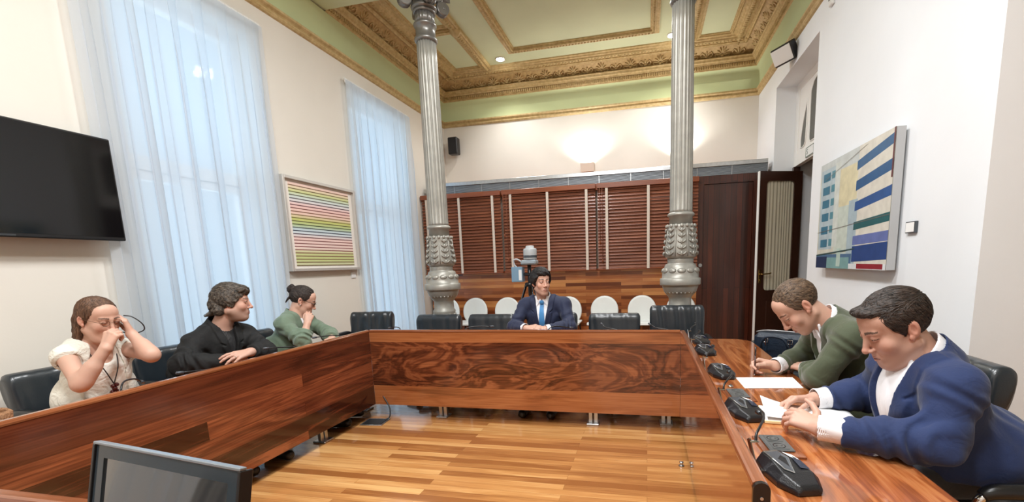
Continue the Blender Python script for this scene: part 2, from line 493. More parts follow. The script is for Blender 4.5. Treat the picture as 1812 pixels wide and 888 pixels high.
# little rope beads along the picture moulding
t = MB(); t.sweep([(.012, 3.83), (.012, 3.98), (.02, 4.06), (.045, 4.115), (.062, 4.135)], trim_path, smooth=True)
t.build('frieze_band', MAT['green2'], ceiling)
dent, fr, mo, orn = MB(), MB(), MB(), MB()
for pth in paths:
    dent.sweep([(.055, 4.13), (.068, 4.14), (.068, 4.152), (.078, 4.156), (.078, 4.20), (.105, 4.206), (.112, 4.225), (.135, 4.235), (.14, 4.262), (.15, 4.27), (.15, 4.282), (.07, 4.288)], pth)
    fr.sweep([(.07, 4.288), (.095, 4.30), (.13, 4.325), (.18, 4.365), (.24, 4.425)], pth, smooth=True)
    mo.sweep([(.24, 4.425), (.242, 4.398), (.262, 4.388), (.275, 4.40), (.30, 4.40), (.305, 4.42), (.325, 4.42), (.335, 4.40), (.37, 4.392), (.40, 4.40), (.41, 4.42), (.43, 4.425), (.44, 4.44), (.47, 4.445), (.475, ZC+.002)], pth)
    for (p0, p1) in zip(pth[:-1], pth[1:]):
        P0, P1 = Vector(p0), Vector(p1); d = (P1-P0).normalized(); nrm = Vector((-d.y, d.x)); L = (P1-P0).length
        k = int(L/.034)
        for i in range(k):                       # dentils
            q = P0 + d*((i+.5)*L/k) + nrm*.088
            dent.obox((q.x, q.y, 4.180), (.019, .024, .036), math.atan2(d.y, d.x))
        k = max(1, round(L/.225))
        T3 = Vector((d.x, d.y, 0)); U3 = Vector((nrm.x*.77, nrm.y*.77, .64)); N3 = T3.cross(U3)
        if N3.z > 0: N3 = -N3
        R = Matrix((T3, U3, N3)).transposed()
        for i in range(k):
            s = (i+.5)*L/k
            if s < .16 or s > L-.16: continue
            q2 = P0 + d*s + nrm*.155
            c = Vector((q2.x, q2.y, 4.350))
            def at(u, v, w=0): return c + T3*u + U3*v + N3*w
            if i % 2 == 0:                       # shell of seven petals
                for j in range(7):
                    a = PI*(.06+.88*j/6)
                    e = Vector((math.cos(a), math.sin(a)))
                    RR = R @ Matrix.Rotation(a-PI/2, 3, 'Z')
                    orn.ell(at(e.x*.055, -.045+e.y*.075, .004), (.0125, .052, .018), 7, 5, 0, RR)
                orn.ell(at(0, -.05, .006), (.028, .02, .02), 8, 5, 0, R)
                for sg in (-1, 1):
                    orn.tube([at(sg*.03, -.06), at(sg*.07, -.075, .006), at(sg*.10, -.05, .01), at(sg*.095, -.025, .01), at(sg*.078, -.03, .01)], .0075, 5, sub=3)
            else:                                # bud between two scrolls
                for sg in (-1, 0, 1):
                    RR = R @ Matrix.Rotation(-sg*.7, 3, 'Z')
                    orn.ell(at(sg*.03, .0-.012*abs(sg), .004), (.014, .045, .016), 7, 5, 0, RR)
                    if sg:
                        orn.tube([at(sg*.015, -.05), at(sg*.06, -.055, .006), at(sg*.085, -.015, .01), at(sg*.065, .02, .01), at(sg*.05, .0, .01)], .0075, 5, sub=3)
                orn.ell(at(0, -.045, .006), (.03, .016, .018), 8, 5, 0, R)
        # leaf tips along the inner moulding
        k = int(L/.05)
        for i in range(k):
            q = P0 + d*((i+.5)*L/k) + nrm*.37
            orn.ell((q.x, q.y, 4.394), (.017, .022, .011), 6, 4, 0, Matrix.Rotation(math.atan2(d.y, d.x)+.35, 3, 'Z'))
dent.build('dentil_moulding', MAT['gold'], ceiling)
fr.build('ornamental_frieze', MAT['gold_dark'], ceiling)
mo.build('inner_moulding', MAT['gold'], ceiling)
orn.build('frieze_relief', MAT['gold'], ceiling)

def frame(mb, x0, y0, x1, y1, prof):
    mb.sweep(prof, [(x0, y0), (x1, y0), (x1, y1), (x0, y1)], closed=True)
pf = [(0, ZC+.01), (0, 4.435), (.015, 4.425), (.03, 4.43), (.045, 4.43), (.05, 4.415), (.075, 4.405), (.10, 4.415), (.105, 4.44), (.12, 4.44), (.125, ZC+.01)]
ps = [(0, ZC+.01), (0, 4.44), (.012, 4.43), (.03, 4.43), (.035, 4.445), (.05, 4.445), (.055, ZC+.01)]
pm = MB()
frame(pm, CX-1.10, 5.05, CX+1.10, 6.86, pf)          # big middle panel
k = 46
for i in range(k):                                   # egg beads along the big panel
    for (x0, y0, x1, y1) in ((-1.025, 5.125, 1.025, 5.125), (-1.025, 6.785, 1.025, 6.785), (-1.025, 5.125, -1.025, 6.785), (1.025, 5.125, 1.025, 6.785)):
        t = (i+.5)/k
        pm.ell((CX+x0+(x1-x0)*t, y0+(y1-y0)*t, 4.406), (.014, .014, .010), 6, 4)
for s in (-1, 1):
    xa, xb = CX+s*1.52, CX+s*1.62                    # long dividing bar
    xa, xb = min(xa, xb), max(xa, xb)
    pm.sweep([(0, ZC+.01), (0, 4.42), (.02, 4.41), (.035, 4.42), (.05, 4.40), (.075, 4.39), (.10, 4.40), (.115, 4.42), (.13, 4.42), (.13, ZC+.01)][::-1] if False else
             [(0, ZC+.01), (0, 4.42), (.02, 4.41), (.035, 4.42), (.05, 4.40), (.075, 4.39), (.10, 4.40), (.115, 4.42), (.13, 4.42), (.13, ZC+.01)],
             [(xb+.015, BY1), (xb+.015, YB-.46)])
    for i in range(50):
        y = BY1 + (i+.5)*(YB-.46-BY1)/50
        pm.ell(((xa+xb)/2, y, 4.392), (.02, .02, .010), 6, 4, 0, Matrix.Rotation(.4*s, 3, 'Z'))
    xo = CX+s*2.12                                    # side bays
    lo, hi = min(CX+s*1.63, xo), max(CX+s*1.63, xo)
    for (ya, yb) in ((BY1+.04, 5.94), (6.06, YB-.475)):
        frame(pm, lo, ya, hi, yb, ps)
    pm.box((lo-.01, 5.96, 4.42), (hi+.01, 6.04, ZC+.01))
    pm.box((lo-.01, 5.985, 4.405), (hi+.01, 6.015, 4.42))
    pm.lathe([(.012, 4.345), (.03, 4.35), (.05, 4.365), (.062, 4.385), (.075, 4.40), (.08, 4.43)], 14, 0, Matrix.Translation((CX+s*1.57, 6.0, 0)))
pm.build('panel_moulding', MAT['gold'], ceiling)

# strip between wall foot and floor
def skirting(name, pts):
    t = MB(); t.sweep([(0, 0), (.018, 0), (.018, .12), (.008, .135), (0, .135)], pts); structure(t.build(name, MAT['wall_white']))
skirting('baseboard_left', [(XL, YB), (XL, YN)])
skirting('baseboard_right', [(XR, 2.7), (XR, 5.2)])
# ================================================================== sheer curtains
def sheer_mat():
    m = bpy.data.materials.new('sheer_voile'); m.use_nodes = True
    nt = m.node_tree; nt.nodes.clear()
    out = nt.nodes.new('ShaderNodeOutputMaterial')
    d = N(nt, 'ShaderNodeBsdfDiffuse'); d.inputs[0].default_value = srgb(222, 228, 234)
    t = N(nt, 'ShaderNodeBsdfTranslucent'); t.inputs[0].default_value = srgb(226, 236, 246)
    tr = N(nt, 'ShaderNodeBsdfTransparent')
    a = nt.nodes.new('ShaderNodeMixShader'); a.inputs[0].default_value = .5
    c = nt.nodes.new('ShaderNodeMixShader'); c.inputs[0].default_value = .05
    lw = N(nt, 'ShaderNodeLayerWeight', i_Blend=.5); mr = N(nt, 'ShaderNodeMapRange'); mr.inputs[1].default_value = 0; mr.inputs[2].default_value = .75; mr.inputs[3].default_value = .34; mr.inputs[4].default_value = .0
    nt.links.new(lw.outputs['Facing'], mr.inputs[0]); nt.links.new(mr.outputs[0], c.inputs[0])
    nt.links.new(d.outputs[0], a.inputs[1]); nt.links.new(t.outputs[0], a.inputs[2])
    nt.links.new(a.outputs[0], c.inputs[1]); nt.links.new(tr.outputs[0], c.inputs[2]); nt.links.new(c.outputs[0], out.inputs[0])
    return m
MAT['sheer'] = sheer_mat()
def curtain(y0, y1, z1, label, seed):
    rnd = random.Random(seed)
    t = thing('sheer_curtain', label, 'curtain', (XL+.058, (y0+y1)/2, 0), 0, 'sheer curtains on the window wall')
    L = y1-y0; ny, nz = int(L*190), 22
    ph = [rnd.uniform(0, 6.3) for _ in range(8)]
    v, f = [], []
    for j in range(nz+1):
        z = .02 + (z1-.04)*j/nz
        top = max(0, (j/nz-.80)/.20)
        for i in range(ny+1):
            u = i/ny
            s = u*L
            th_ = s*38+ph[0]+2.0*math.sin(s*4.3+ph[1])+.25*math.sin(z*1.3+ph[2])
            w = math.sin(th_)
            w2 = math.sin(s*23+ph[3]+1.5*math.sin(s*3.1+ph[4])+.3*math.sin(z*.9))
            amp = .023+.010*math.sin(s*7+ph[5])
            x = (amp*w+.016*w2)*(1-.9*top)
            yy = -L/2+s + .026*math.sin(2*th_+.4)*(1-.8*top)*min(1, s/.08, (L-s)/.08) + .012*math.sin(s*30+ph[6])*math.cos(z*.5) + .015*math.sin(z*1.1+ph[7])*(1-j/nz)
            v.append((x, yy, z))
    for j in range(nz):
        for i in range(ny):
            a = j*(ny+1)+i
            f.append((a, a+1, a+ny+2, a+ny+1))
    put('voile', v, f, MAT['sheer'], t)
    h = MB()
    for i in range(26):                                    # gathered heading tape
        ya = -L/2+L*i/26
        h.box((-.020, ya+.002, z1-.055), (-.012, ya+L/26-.002, z1+.005), bev=.005)
    h.build('heading_tape', MAT['voile_tape'], t)
    r = MB(); r.cyl((-.030, -L/2+.02, z1-.01), (-.030, L/2-.02, z1-.01), .010, n=10); r.build('curtain_rail', MAT['white_lacquer'], t)
MAT['voile_tape'] = plain('curtain_tape', srgb(232, 232, 230), .8)
curtain(2.27, 3.765, 3.57, 'floor-length white sheer curtain between the television and the striped picture', 1)
curtain(4.93, 6.37, 3.555, 'floor-length white sheer curtain between striped picture and corner of brown blinds', 2)
curtain(-1.75, -.35, 3.57, 'white sheer curtain mirrored in the dark monitor screen', 3)

# ================================================================== television
t = thing('wall_mounted_television', 'large flat black television hung on the cream wall beside the tall curtain', 'television', (XL, 1.745, 1.551))
b = MB(); b.box((.085, -.58, 0), (.128, .58, .645), bev=.006); b.build('bezel', MAT['black_plastic'], t)
b = MB(); b.box((.1275, -.568, .022), (.1295, .568, .633)); b.build('screen', MAT['black_gloss'], t)
b = MB(); b.box((.0, -.2, .15), (.09, .2, .5), bev=.004); b.build('wall_bracket', MAT['steel_dark'], t)
b = MB(); b.box((.128, -.045, .006), (.1292, .045, .016)); b.build('badge', MAT['steel_dark'], t)

# ================================================================== pictures
def stripes_mat():
    m, nt, p = newmat('painted_stripes')
    tc = nt.nodes.new('ShaderNodeTexCoord'); sp = nt.nodes.new('ShaderNodeSeparateXYZ'); nt.links.new(tc.outputs['Generated'], sp.inputs[0])
    z = sp.outputs[2]
    P = lambda a, c: (a, srgb(*c))
    bg = ramp(nt, [P(0, (214,214,180)), P(.07, (196,204,140)), P(.16, (205,212,150)), P(.22, (238,214,206)), P(.34, (238,206,200)), P(.40, (214,224,230)), P(.45, (196,214,222)), P(.50, (186,204,150)), P(.57, (200,204,120)), P(.63, (236,206,190)), P(.74, (238,200,196)), P(.80, (222,224,226)), P(.85, (206,222,214)), P(.90, (206,214,150)), P(.96, (236,214,190)), P(1, (240,206,198))], z)
    k = N(nt, 'ShaderNodeMath', operation='MULTIPLY'); k.inputs[1].default_value = 26; nt.links.new(z, k.inputs[0])
    fr_ = N(nt, 'ShaderNodeMath', operation='FRACT'); nt.links.new(k.outputs[0], fr_.inputs[0])
    lt = N(nt, 'ShaderNodeMath', operation='LESS_THAN'); lt.inputs[1].default_value = .30; nt.links.new(fr_.outputs[0], lt.inputs[0])
    ln = ramp(nt, [P(0, (110,96,60)), P(.2, (130,70,70)), P(.33, (120,74,70)), P(.42, (40,48,72)), P(.5, (60,74,50)), P(.6, (120,110,50)), P(.68, (130,70,64)), P(.8, (60,54,70)), P(.9, (110,110,60)), P(1, (130,76,66))], z)
    nt.links.new(mixc(nt, bg, ln, lt.outputs[0]), p.inputs['Base Color']); p.inputs['Roughness'].default_value = .6
    return m
t = thing('framed_picture', 'framed picture of fine horizontal pastel stripes hung between the two curtains', 'picture', (XL, 4.345, 1.315))
b = MB()
W_, H_ = .55, .945
for (lo, hi) in (((0, -W_, 0), (.065, -W_+.03, H_)), ((0, W_-.03, 0), (.065, W_, H_)), ((0, -W_+.03, 0), (.065, W_-.03, .03)), ((0, -W_+.03, H_-.03), (.065, W_-.03, H_))):
    b.box(lo, hi, bev=.003)
b.build('frame', plain('picture_frame_silver', srgb(206, 204, 200), .35, .4), t)
b = MB(); b.box((.0, -W_+.03, .03), (.03, W_-.03, H_-.03)); b.build('mount_board', plain('mount_board_white', srgb(236, 230, 222), .8), t)
b = MB(); b.box((.03, -W_+.095, .055), (.034, W_-.095, H_-.055)); b.build('striped_canvas', stripes_mat(), t)
t = tag((lambda b: (b.box((0, -.04, -.035), (.012, .04, .035), bev=.002), b.build('wall_mounted_caption_plate', MAT['white_plastic'], None, (XL, 4.80, 1.25)))[1])(MB()), 'tiny white caption plate under the corner of the striped picture', 'caption plate')

t = thing('wall_mounted_painting', 'unframed painting of pale tower blocks with blue balconies on the white wall', 'painting', (XR, 4.08, 1.19))
W_, H_ = .64, .93
b = MB(); b.box((-.075, -W_, 0), (-.02, W_, H_), bev=.002); b.build('stretcher', plain('stretcher_side_grey', srgb(176, 177, 178), .6), t)
b = MB(); b.box((-.02, -W_+.1, .1), (-.003, W_-.1, H_-.1)); b.build('wall_batten', MAT['door_dark'], t)
cv = MB(); pal = []; names = {}
def pm_(c):
    if c not in names:
        names[c] = len(pal); pal.append(plain('paint_%d_%d_%d' % c, srgb(*c), .45, noise=.10, nscale=14))
    return names[c]
lay = [0]
def q(u0, v0, u1, v1, c, u2=None, v2=None, u3=None, v3=None):
    """u from left (far end) to right, v from bottom to top, both 0..1; optional skewed corners"""
    lay[0] += 1
    x = -.0752-.00012*lay[0]
    if u2 is None: pts = [(u0, v0), (u1, v0), (u1, v1), (u0, v1)]
    else: pts = [(u0, v0), (u1, v1), (u2, v2), (u3, v3)]
    cv.add([(x, W_-2*W_*a, H_*b_) for a, b_ in pts], [(0, 1, 2, 3)], pm_(c))
q(0, 0, 1, 1, (206, 204, 190))
q(.30, .30, .60, .96, (214, 206, 172)); q(.30, .12, .62, .55, (196, 206, 196)); q(0, .88, .6, 1, (196, 202, 200))
q(.02, .18, .26, .94, (176, 192, 198)); q(.26, .2, .34, .96, (206, 212, 206))
for i in range(6):
    v = .2+i*.125
    q(.06, v, .18, v+.075, (62, 116, 140)); q(.205, v+.01, .26, v+.075, (84, 138, 152))
q(.60, 0, 1, 1, (212, 208, 196))
q(.50, .0, .62, .58, (164, 182, 190))
for (va, vb, h, c) in ((.81, .895, .075, (44, 92, 134)), (.645, .715, .08, (42, 88, 132)), (.48, .535, .075, (44, 84, 140)), (.325, .355, .065, (36, 92, 96)), (.2, .215, .075, (98, 112, 166)), (.06, .08, .13, (34, 66, 122))):
    q(.585, va, 1, vb, c, 1, vb+h, .585, va+h)
q(0, .0, .58, .13, (76, 108, 140)); q(0, .0, .2, .11, (30, 50, 84)); q(.2, .0, .55, .1, (120, 160, 160)); q(.36, .02, .42, .18, (180, 200, 190))
q(0, .115, .62, .165, (40, 70, 72), .62, .175, 0, .13)
q(.55, .0, 1, .045, (214, 218, 220)); q(.66, .005, .97, .045, (140, 34, 48))
q(.985, .66, 1, 1, (96, 48, 52))
q(0, .345, 1, .40, (120, 110, 104), 1, .404, 0, .349); q(.1, .84, .7, .98, (150, 146, 136), .7, .984, .1, .844)
cv.build('painted_face', pal, t)
cp = MB(); cp.box((-.02, -.052, -.036), (0, .052, .036), bev=.002); cp.box((-.021, -.046, -.03), (-.0195, .046, .03), 1)
tag(cp.build('wall_mounted_caption_plate', [MAT['steel_dark'], MAT['paper']], None, (XR, 3.308, 1.465)), 'small framed white caption plate beside the tower block painting', 'caption plate')

# ================================================================== iron columns
def column(x, label):
    t = thing('cast_iron_column', label, 'column', (x, 4.5, 0), 0, 'fluted iron columns', kind='thing')
    b = MB(); n = 24
    b.lathe([(.19, 0), (.19, .09), (.17, .11), (.165, .16), (.15, .18), (.145, .40), (.155, .42), (.13, .45), (.118, .5), (.118, .84), (.122, .86), (.122, .875), (.108, .895), (.106, .98), (.115, 1.0), (.14, 1.03), (.152, 1.05)], n)
    for i in range(8):                                        # rosettes round the plinth neck
        a = 2*PI*i/8
        M = Matrix.Rotation(a, 4, 'Z') @ Matrix.Translation((.119, 0, .79))
        st = len(b.v); b.ell((0, 0, 0), (.012, .022, .03), 8, 6)
        for k in range(6):
            aa = 2*PI*k/6; b.ell((.004, .034*math.cos(aa), .044*math.sin(aa)), (.008, .014, .016), 6, 5)
        b.xf(M, st)
    b.build('pedestal', MAT['silver'], t)
    b = MB()
    b.lathe([(.14, 1.03), (.155, 1.055), (.168, 1.09), (.172, 1.11), (.188, 1.113), (.192, 1.12), (.192, 1.172), (.186, 1.178), (.172, 1.18), (.172, 1.235), (.168, 1.26), (.15, 1.30), (.142, 1.325), (.122, 1.335), (.12, 1.345), (.126, 1.355), (.12, 1.365), (.126, 1.378), (.118, 1.39)], 36)
    for i in range(12):                                       # scalloped collar on the bowl
        a = 2*PI*i/12
        b.ell((.163*math.cos(a), .163*math.sin(a), 1.262), (.016, .04, .028), 8, 6, 0, Matrix.Rotation(a, 3, 'Z') @ Matrix.Rotation(-.35, 3, 'Y'))
    b.build('bowl', MAT['silver'], t)
    b = MB()
    bell = [(.12, 1.385), (.138, 1.395), (.149, 1.415), (.151, 1.45), (.146, 1.50), (.137, 1.56), (.130, 1.61), (.128, 1.66), (.132, 1.685), (.128, 1.70), (.108, 1.705)]
    b.lathe(bell, 36)
    def br(z):
        for (r0, z0), (r1, z1) in zip(bell[:-1], bell[1:]):
            if z0 <= z <= z1: return r0+(r1-r0)*(z-z0)/max(1e-6, z1-z0)
        return .12
    for i in range(16):
        a = 2*PI*i/16
        b.ell((.133*math.cos(a), .133*math.sin(a), 1.690), (.012, .018, .018), 7, 5, 0, Matrix.Rotation(a, 3, 'Z'))
    for i in range(8):                                        # hanging leaves, four nested lobes each
        a0 = 2*PI*i/8
        for kz, (zc, w, hgt) in enumerate(((1.43, .040, .035), (1.485, .038, .035), (1.54, .034, .034), (1.595, .030, .032), (1.645, .025, .028))):
            pts = []
            for k in range(9):
                th = PI*k/8
                z = zc-hgt*.7*math.sin(th)+.02; off = w*math.cos(th)
                r = br(min(1.69, max(1.39, z)))+.006
                a = a0+off/r
                pts.append((r*math.cos(a), r*math.sin(a), z))
            b.tube(pts, .0075, 6)
            r = br(zc)+.007
            b.ell((r*math.cos(a0), r*math.sin(a0), zc+.004), (.012, .013, .022), 7, 5, 0, Matrix.Rotation(a0, 3, 'Z'))
        a1 = a0+PI/8
        b.tube([((br(z)+.004)*math.cos(a1), (br(z)+.004)*math.sin(a1), z) for z in (1.41, 1.47, 1.53, 1.59, 1.65)], .006, 6)
    b.build('leaf_bell', MAT['silver'], t)
    b = MB()
    b.lathe([(.108, 1.70), (.107, 1.77), (.124, 1.775), (.126, 1.79), (.118, 1.80), (.106, 1.808)], 36)
    b.build('lower_collar', MAT['silver'], t)
    b = MB()
    fl = lambda r, z, a: r - .0085*max(0.0, math.cos(20*a))**.6 if True else r
    prof = [(.106, 1.806)] + [(.105-.007*k/10, 1.83+1.80*k/10) for k in range(11)]
    b.lathe(prof, 160, rfun=lambda r, z, a: r - (.008*abs(math.cos(10*a))**.7 if z > 1.82 else 0))
    b.build('fluted_shaft', MAT['silver'], t)
    b = MB()
    b.lathe([(.097, 3.62), (.112, 3.63), (.117, 3.645), (.112, 3.66), (.098, 3.668), (.098, 3.765), (.112, 3.772), (.116, 3.785), (.11, 3.80), (.097, 3.806)], 36)
    b.lathe([(.099, 3.80), (.098, 3.90)], 120, rfun=lambda r, z, a: r - .007*abs(math.cos(9*a))**.7)
    b.lathe([(.098, 3.895), (.112, 3.90), (.114, 3.915), (.1, 3.925)], 32)
    b.build('upper_collar', MAT['silver_dark'], t)
    b = MB()
    b.lathe([(.10, 3.92), (.125, 3.935), (.13, 3.95), (.105, 3.965), (.10, 4.03), (.13, 4.07)], 32)
    for i in range(4):                                        # corner volutes
        a = PI/4+i*PI/2
        R = Matrix.Rotation(a, 4, 'Z')
        for s in (-1, 1):
            pts = []
            for k in range(26):
                th = k/25*3.6*PI
                rr = .066*(1-k/31)
                pts.append((.195+rr*math.cos(th+PI*.6), s*(.022+.012*k/25), 3.985+rr*math.sin(th+PI*.6)))
            st = len(b.v); b.tube(pts, .014, 6); b.xf(R, st)
        st = len(b.v)
        b.cyl((.195, -.045, 3.985), (.195, .045, 3.985), .058, n=20)
        b.ell((.195, 0, 3.985), (.02, .058, .02), 8, 6)
        b.tube([(.1, 0, 4.06), (.14, 0, 4.07), (.19, 0, 4.065)], .035, 8, sub=3)
        b.xf(R, st)
    for i in range(4):
        R = Matrix.Rotation(i*PI/2, 4, 'Z'); st = len(b.v)
        b.ell((.115, 0, 4.02), (.02, .03, .045), 8, 6); b.xf(R, st)
    sq = [(.2, .2), (-.2, .2), (-.2, -.2), (.2, -.2)]
    ab = []
    for k in range(4):
        p0, p1 = Vector(sq[k]), Vector(sq[(k+1) % 4]); c = (p0+p1)/2
        for j in range(8):
            u = j/8; p = p0+(p1-p0)*u; ab.append(tuple(p - c.normalized()*.05*math.sin(PI*u)))
    b.prism(ab, 4.075, 4.115); b.prism([(x*1.06, y*1.06) for x, y in ab], 4.115, 4.147)
    b.build('capital', MAT['silver_dark'], t)
    for n_ in KIDS[t.name]:                                   # shaft length fitted to the beam
        for vt in bpy.data.objects[n_].data.vertices:
            vt.co.z = float(np.interp(vt.co.z, [0, .80, 1.05, 1.172, 1.335, 1.39, 1.70, 1.79, 2.2, 3.6, 4.147], [0, .765, 1.0, 1.125, 1.272, 1.322, 1.635, 1.735, 2.15, 3.547, 4.0817]))
    b = MB(); b.box((-.19, -.19, 4.084), (.19, .19, 4.147), bev=.01); b.build('impost', MAT['silver_dark'], t)
    return t
column(-2.20, 'fluted silver iron column standing near the far window curtain')
column(.315, 'fluted silver iron column standing behind the black chair by the dark wooden door')

# ================================================================== interpreters' booth
FY = 6.75
t = thing('interpreter_booth', 'timber clad booth along the end wall topped by a steel grille', 'booth', (0, FY, 0))
b = MB(); b.box((-3.50, 0, .09), (.70, .04, 1.20)); b.build('clad_front', MAT['booth'], t)
b = MB(); b.box((-3.50, .02, 0), (1.55, .05, .09)); b.build('plinth', MAT['door_dark'], t)
b = MB(); b.box((-3.50, -.03, 1.19), (.70, .04, 1.215), bev=.004); b.build('sill', MAT['header'], t)
b = MB()
for (a, c) in ((-3.46, -2.15), (-2.11, -.72), (-.68, .66)):
    b.box((a, .02, 1.215), (c, .03, 2.36))
b.build('window_pane', plain('booth_glass', srgb(150, 138, 126), .15), t)
for x in (-3.50, -2.15, -.72, .66):
    b = MB(); b.box((x, 0, 1.215), (x+.04, .05, 2.36)); b.build('mullion', MAT['header'], t)
b = MB(); b.box((-3.50, -.03, 2.36), (.70, .04, 2.45), bev=.003); b.build('head_beam', MAT['header'], t)
b = MB(); b.box((.70, -.01, 0), (.78, .05, 2.45)); b.box((.78, -.01, 2.34), (1.43, .05, 2.45)); b.box((1.43, -.01, 0), (1.55, .05, 2.45)); b.build('door_frame', MAT['booth_door'], t)
d = MB(); d.box((.785, .012, .13), (1.425, .04, 2.335)); dd = d.build('sliding_door', MAT['booth_door'], t)
d = MB(); d.box((.785, .004, .02), (1.425, .045, .13), bev=.003); d.build('door_rail', MAT['booth_door'], dd)
d = MB(); d.cyl((.745, -.012, 1.215), (.745, -.03, 1.215), .026, n=20); d.build('round_lock', MAT['grey_plastic'], t)
b = MB(); b.box((-3.45, .05, 2.45), (1.60, .12, 2.58))
for k in range(9): b.box((-3.45, .0, 2.456+k*.0128), (1.60, .05, 2.4615+k*.0128))
b.build('grille', plain('grille_grey', srgb(176, 184, 192), .4, .3), t)
for k in range(12):
    b = MB(); b.box((-3.45+k*.459, -.004, 2.45), (-3.444+k*.459, .05, 2.575)); b.build('grille_divider', MAT['steel'], t)
b = MB(); b.box((-3.45, -.02, 2.57), (1.60, .16, 2.625), bev=.003); b.build('steel_ledge', MAT['steel'], t)
b = MB(); b.box((-3.45, .12, 2.56), (1.60, .88, 2.60)); b.build('roof', MAT['header'], t)
for x in (-3.45, 1.57):
    b = MB(); b.box((x, .12, 0), (x+.03, .88, 2.56)); b.build('end_wall', MAT['booth_door'], t)

# wooden venetian blinds hung in front of the booth windows
def blind(x0, x1, tapes, cords, label):
    W2 = (x1-x0)/2
    t = thing('venetian_blind', label, 'blind', ((x0+x1)/2, FY-.11, 1.19), 0, 'venetian blinds along the booth')
    b = MB(); b.box((-W2, -.04, 1.175), (W2, .035, 1.245), bev=.004); b.build('head_rail', MAT['header'], t)
    b = MB(); n = 25
    for k in range(n):
        z = .05+1.12*k/(n-1)
        st = len(b.v)
        b.box((-W2+.006, -.025, -.0016), (W2-.006, .025, .0016))
        b.xf(Matrix.Translation((0, 0, z)) @ Matrix.Rotation(1.02+random.uniform(-.05, .05), 4, 'X'), st)
    b.build('slats', MAT['blind'], t)
    b = MB()
    for x in tapes:
        xx = x-(x0+x1)/2
        b.box((xx-.019, -.036, .01), (xx+.019, -.034, 1.18)); b.box((xx-.019, .034, .01), (xx+.019, .036, 1.18))
    b.build('ladder_tape', plain('blind_tape', srgb(214, 200, 186), .8), t)
    b = MB(); b.box((-W2+.004, -.028, .0), (W2-.004, .028, .024), bev=.004); b.build('bottom_rail', MAT['header'], t)
    for (x, z) in cords:
        c = MB(); xx = x-(x0+x1)/2
        c.cyl((xx, -.045, z-1.19), (xx, -.045, 1.18), .0035, n=6)
        o = c.build('cord', plain('blind_cord', srgb(120, 66, 44), .7), t)
        c = MB(); c.lathe([(.004, 0), (.012, -.01), (.010, -.04), (.004, -.05)][::-1], 10, 0, Matrix.Translation((xx, -.045, z-1.19))); c.build('cord_pull', MAT['header'], o)
    return t
blind(-3.515, -2.19, (-3.42, -2.87, -2.32), (), 'brown wooden venetian blind hanging next to the window curtain')
blind(-2.17, -.735, (-2.03, -1.455, -.87), ((-2.26+.12, 1.78), (-2.09, 1.42)), 'brown wooden venetian blind hanging in the middle of the booth behind the tripod camera')
blind(-.715, .70, (-.575, .015, .57), ((-.675, 1.62), (-.64, 1.35)), 'brown wooden venetian blind hanging next to the dark booth door')

# ================================================================== doorway: transom and open door
b = MB()
X0 = 1.935
t = structure(empty('door_1', (X0, 5.95, 0)))
b.box((-.03, -.75, 2.47), (.03, .75, 2.62)); b.box((-.03, -.75, 3.40), (.03, .75, 3.49)); b.box((-.03, -.75, 2.62), (.03, -.66, 3.40)); b.box((-.03, .62, 2.62), (.03, .75, 3.40))
b.build('transom_frame', MAT['white_lacquer'], t)
f = MB()
f.box((-.022, -.66, 2.62), (.022, .62, 3.40)); f.build('transom_panel', MAT['white_lacquer'], t)
g = MB(); Mx = Matrix.Rotation(PI/2, 4, 'Y') @ Matrix.Rotation(PI/2, 4, 'Z')
def pane(poly):
    g.add([(-.026, y, z) for y, z in poly], [tuple(range(len(poly)))], 0)
    st = [(-.026, y, z) for y, z in poly]
    g.tube(st, .008, 5, 1, closed=True)
pane([(.50-.02*k/8*0, 2.66) if k == 0 else (.51-.20*(k/10)**1.6, 2.70+.50*k/10) for k in range(11)] + [(.315, 2.9), (.33, 2.7), (.36, 2.67), (.42, 2.655)])
pane([(.20, 2.72), (.19, 2.68), (.15, 2.66), (-.15, 2.66), (-.19, 2.68), (-.20, 2.72), (-.2, 3.24), (-.12, 3.33), (0, 3.36), (.12, 3.33), (.2, 3.24)])
pane([(-.51+.20*(k/10)**1.6, 2.70+.50*k/10) for k in range(11)] + [(-.315, 2.9), (-.33, 2.7), (-.36, 2.67), (-.42, 2.655)])
g.build('transom_glass', [MAT['dark_void'], MAT['white_lacquer']], t)
f = MB(); f.box((-.04, -.75, 0), (.04, -.68, 2.47)); f.box((-.04, .69, 0), (.04, .75, 2.47)); f.build('door_jamb', MAT['door_dark'], t)
f = MB(); f.box((-.025, -.68, .01), (.02, .02, 2.46)); f.box((-.035, -.60, .2), (-.02, -.05, .8), bev=.01); f.box((-.035, -.60, .9), (-.02, -.05, 2.3), bev=.01); f.build('closed_leaf', MAT['door_dark'], t)

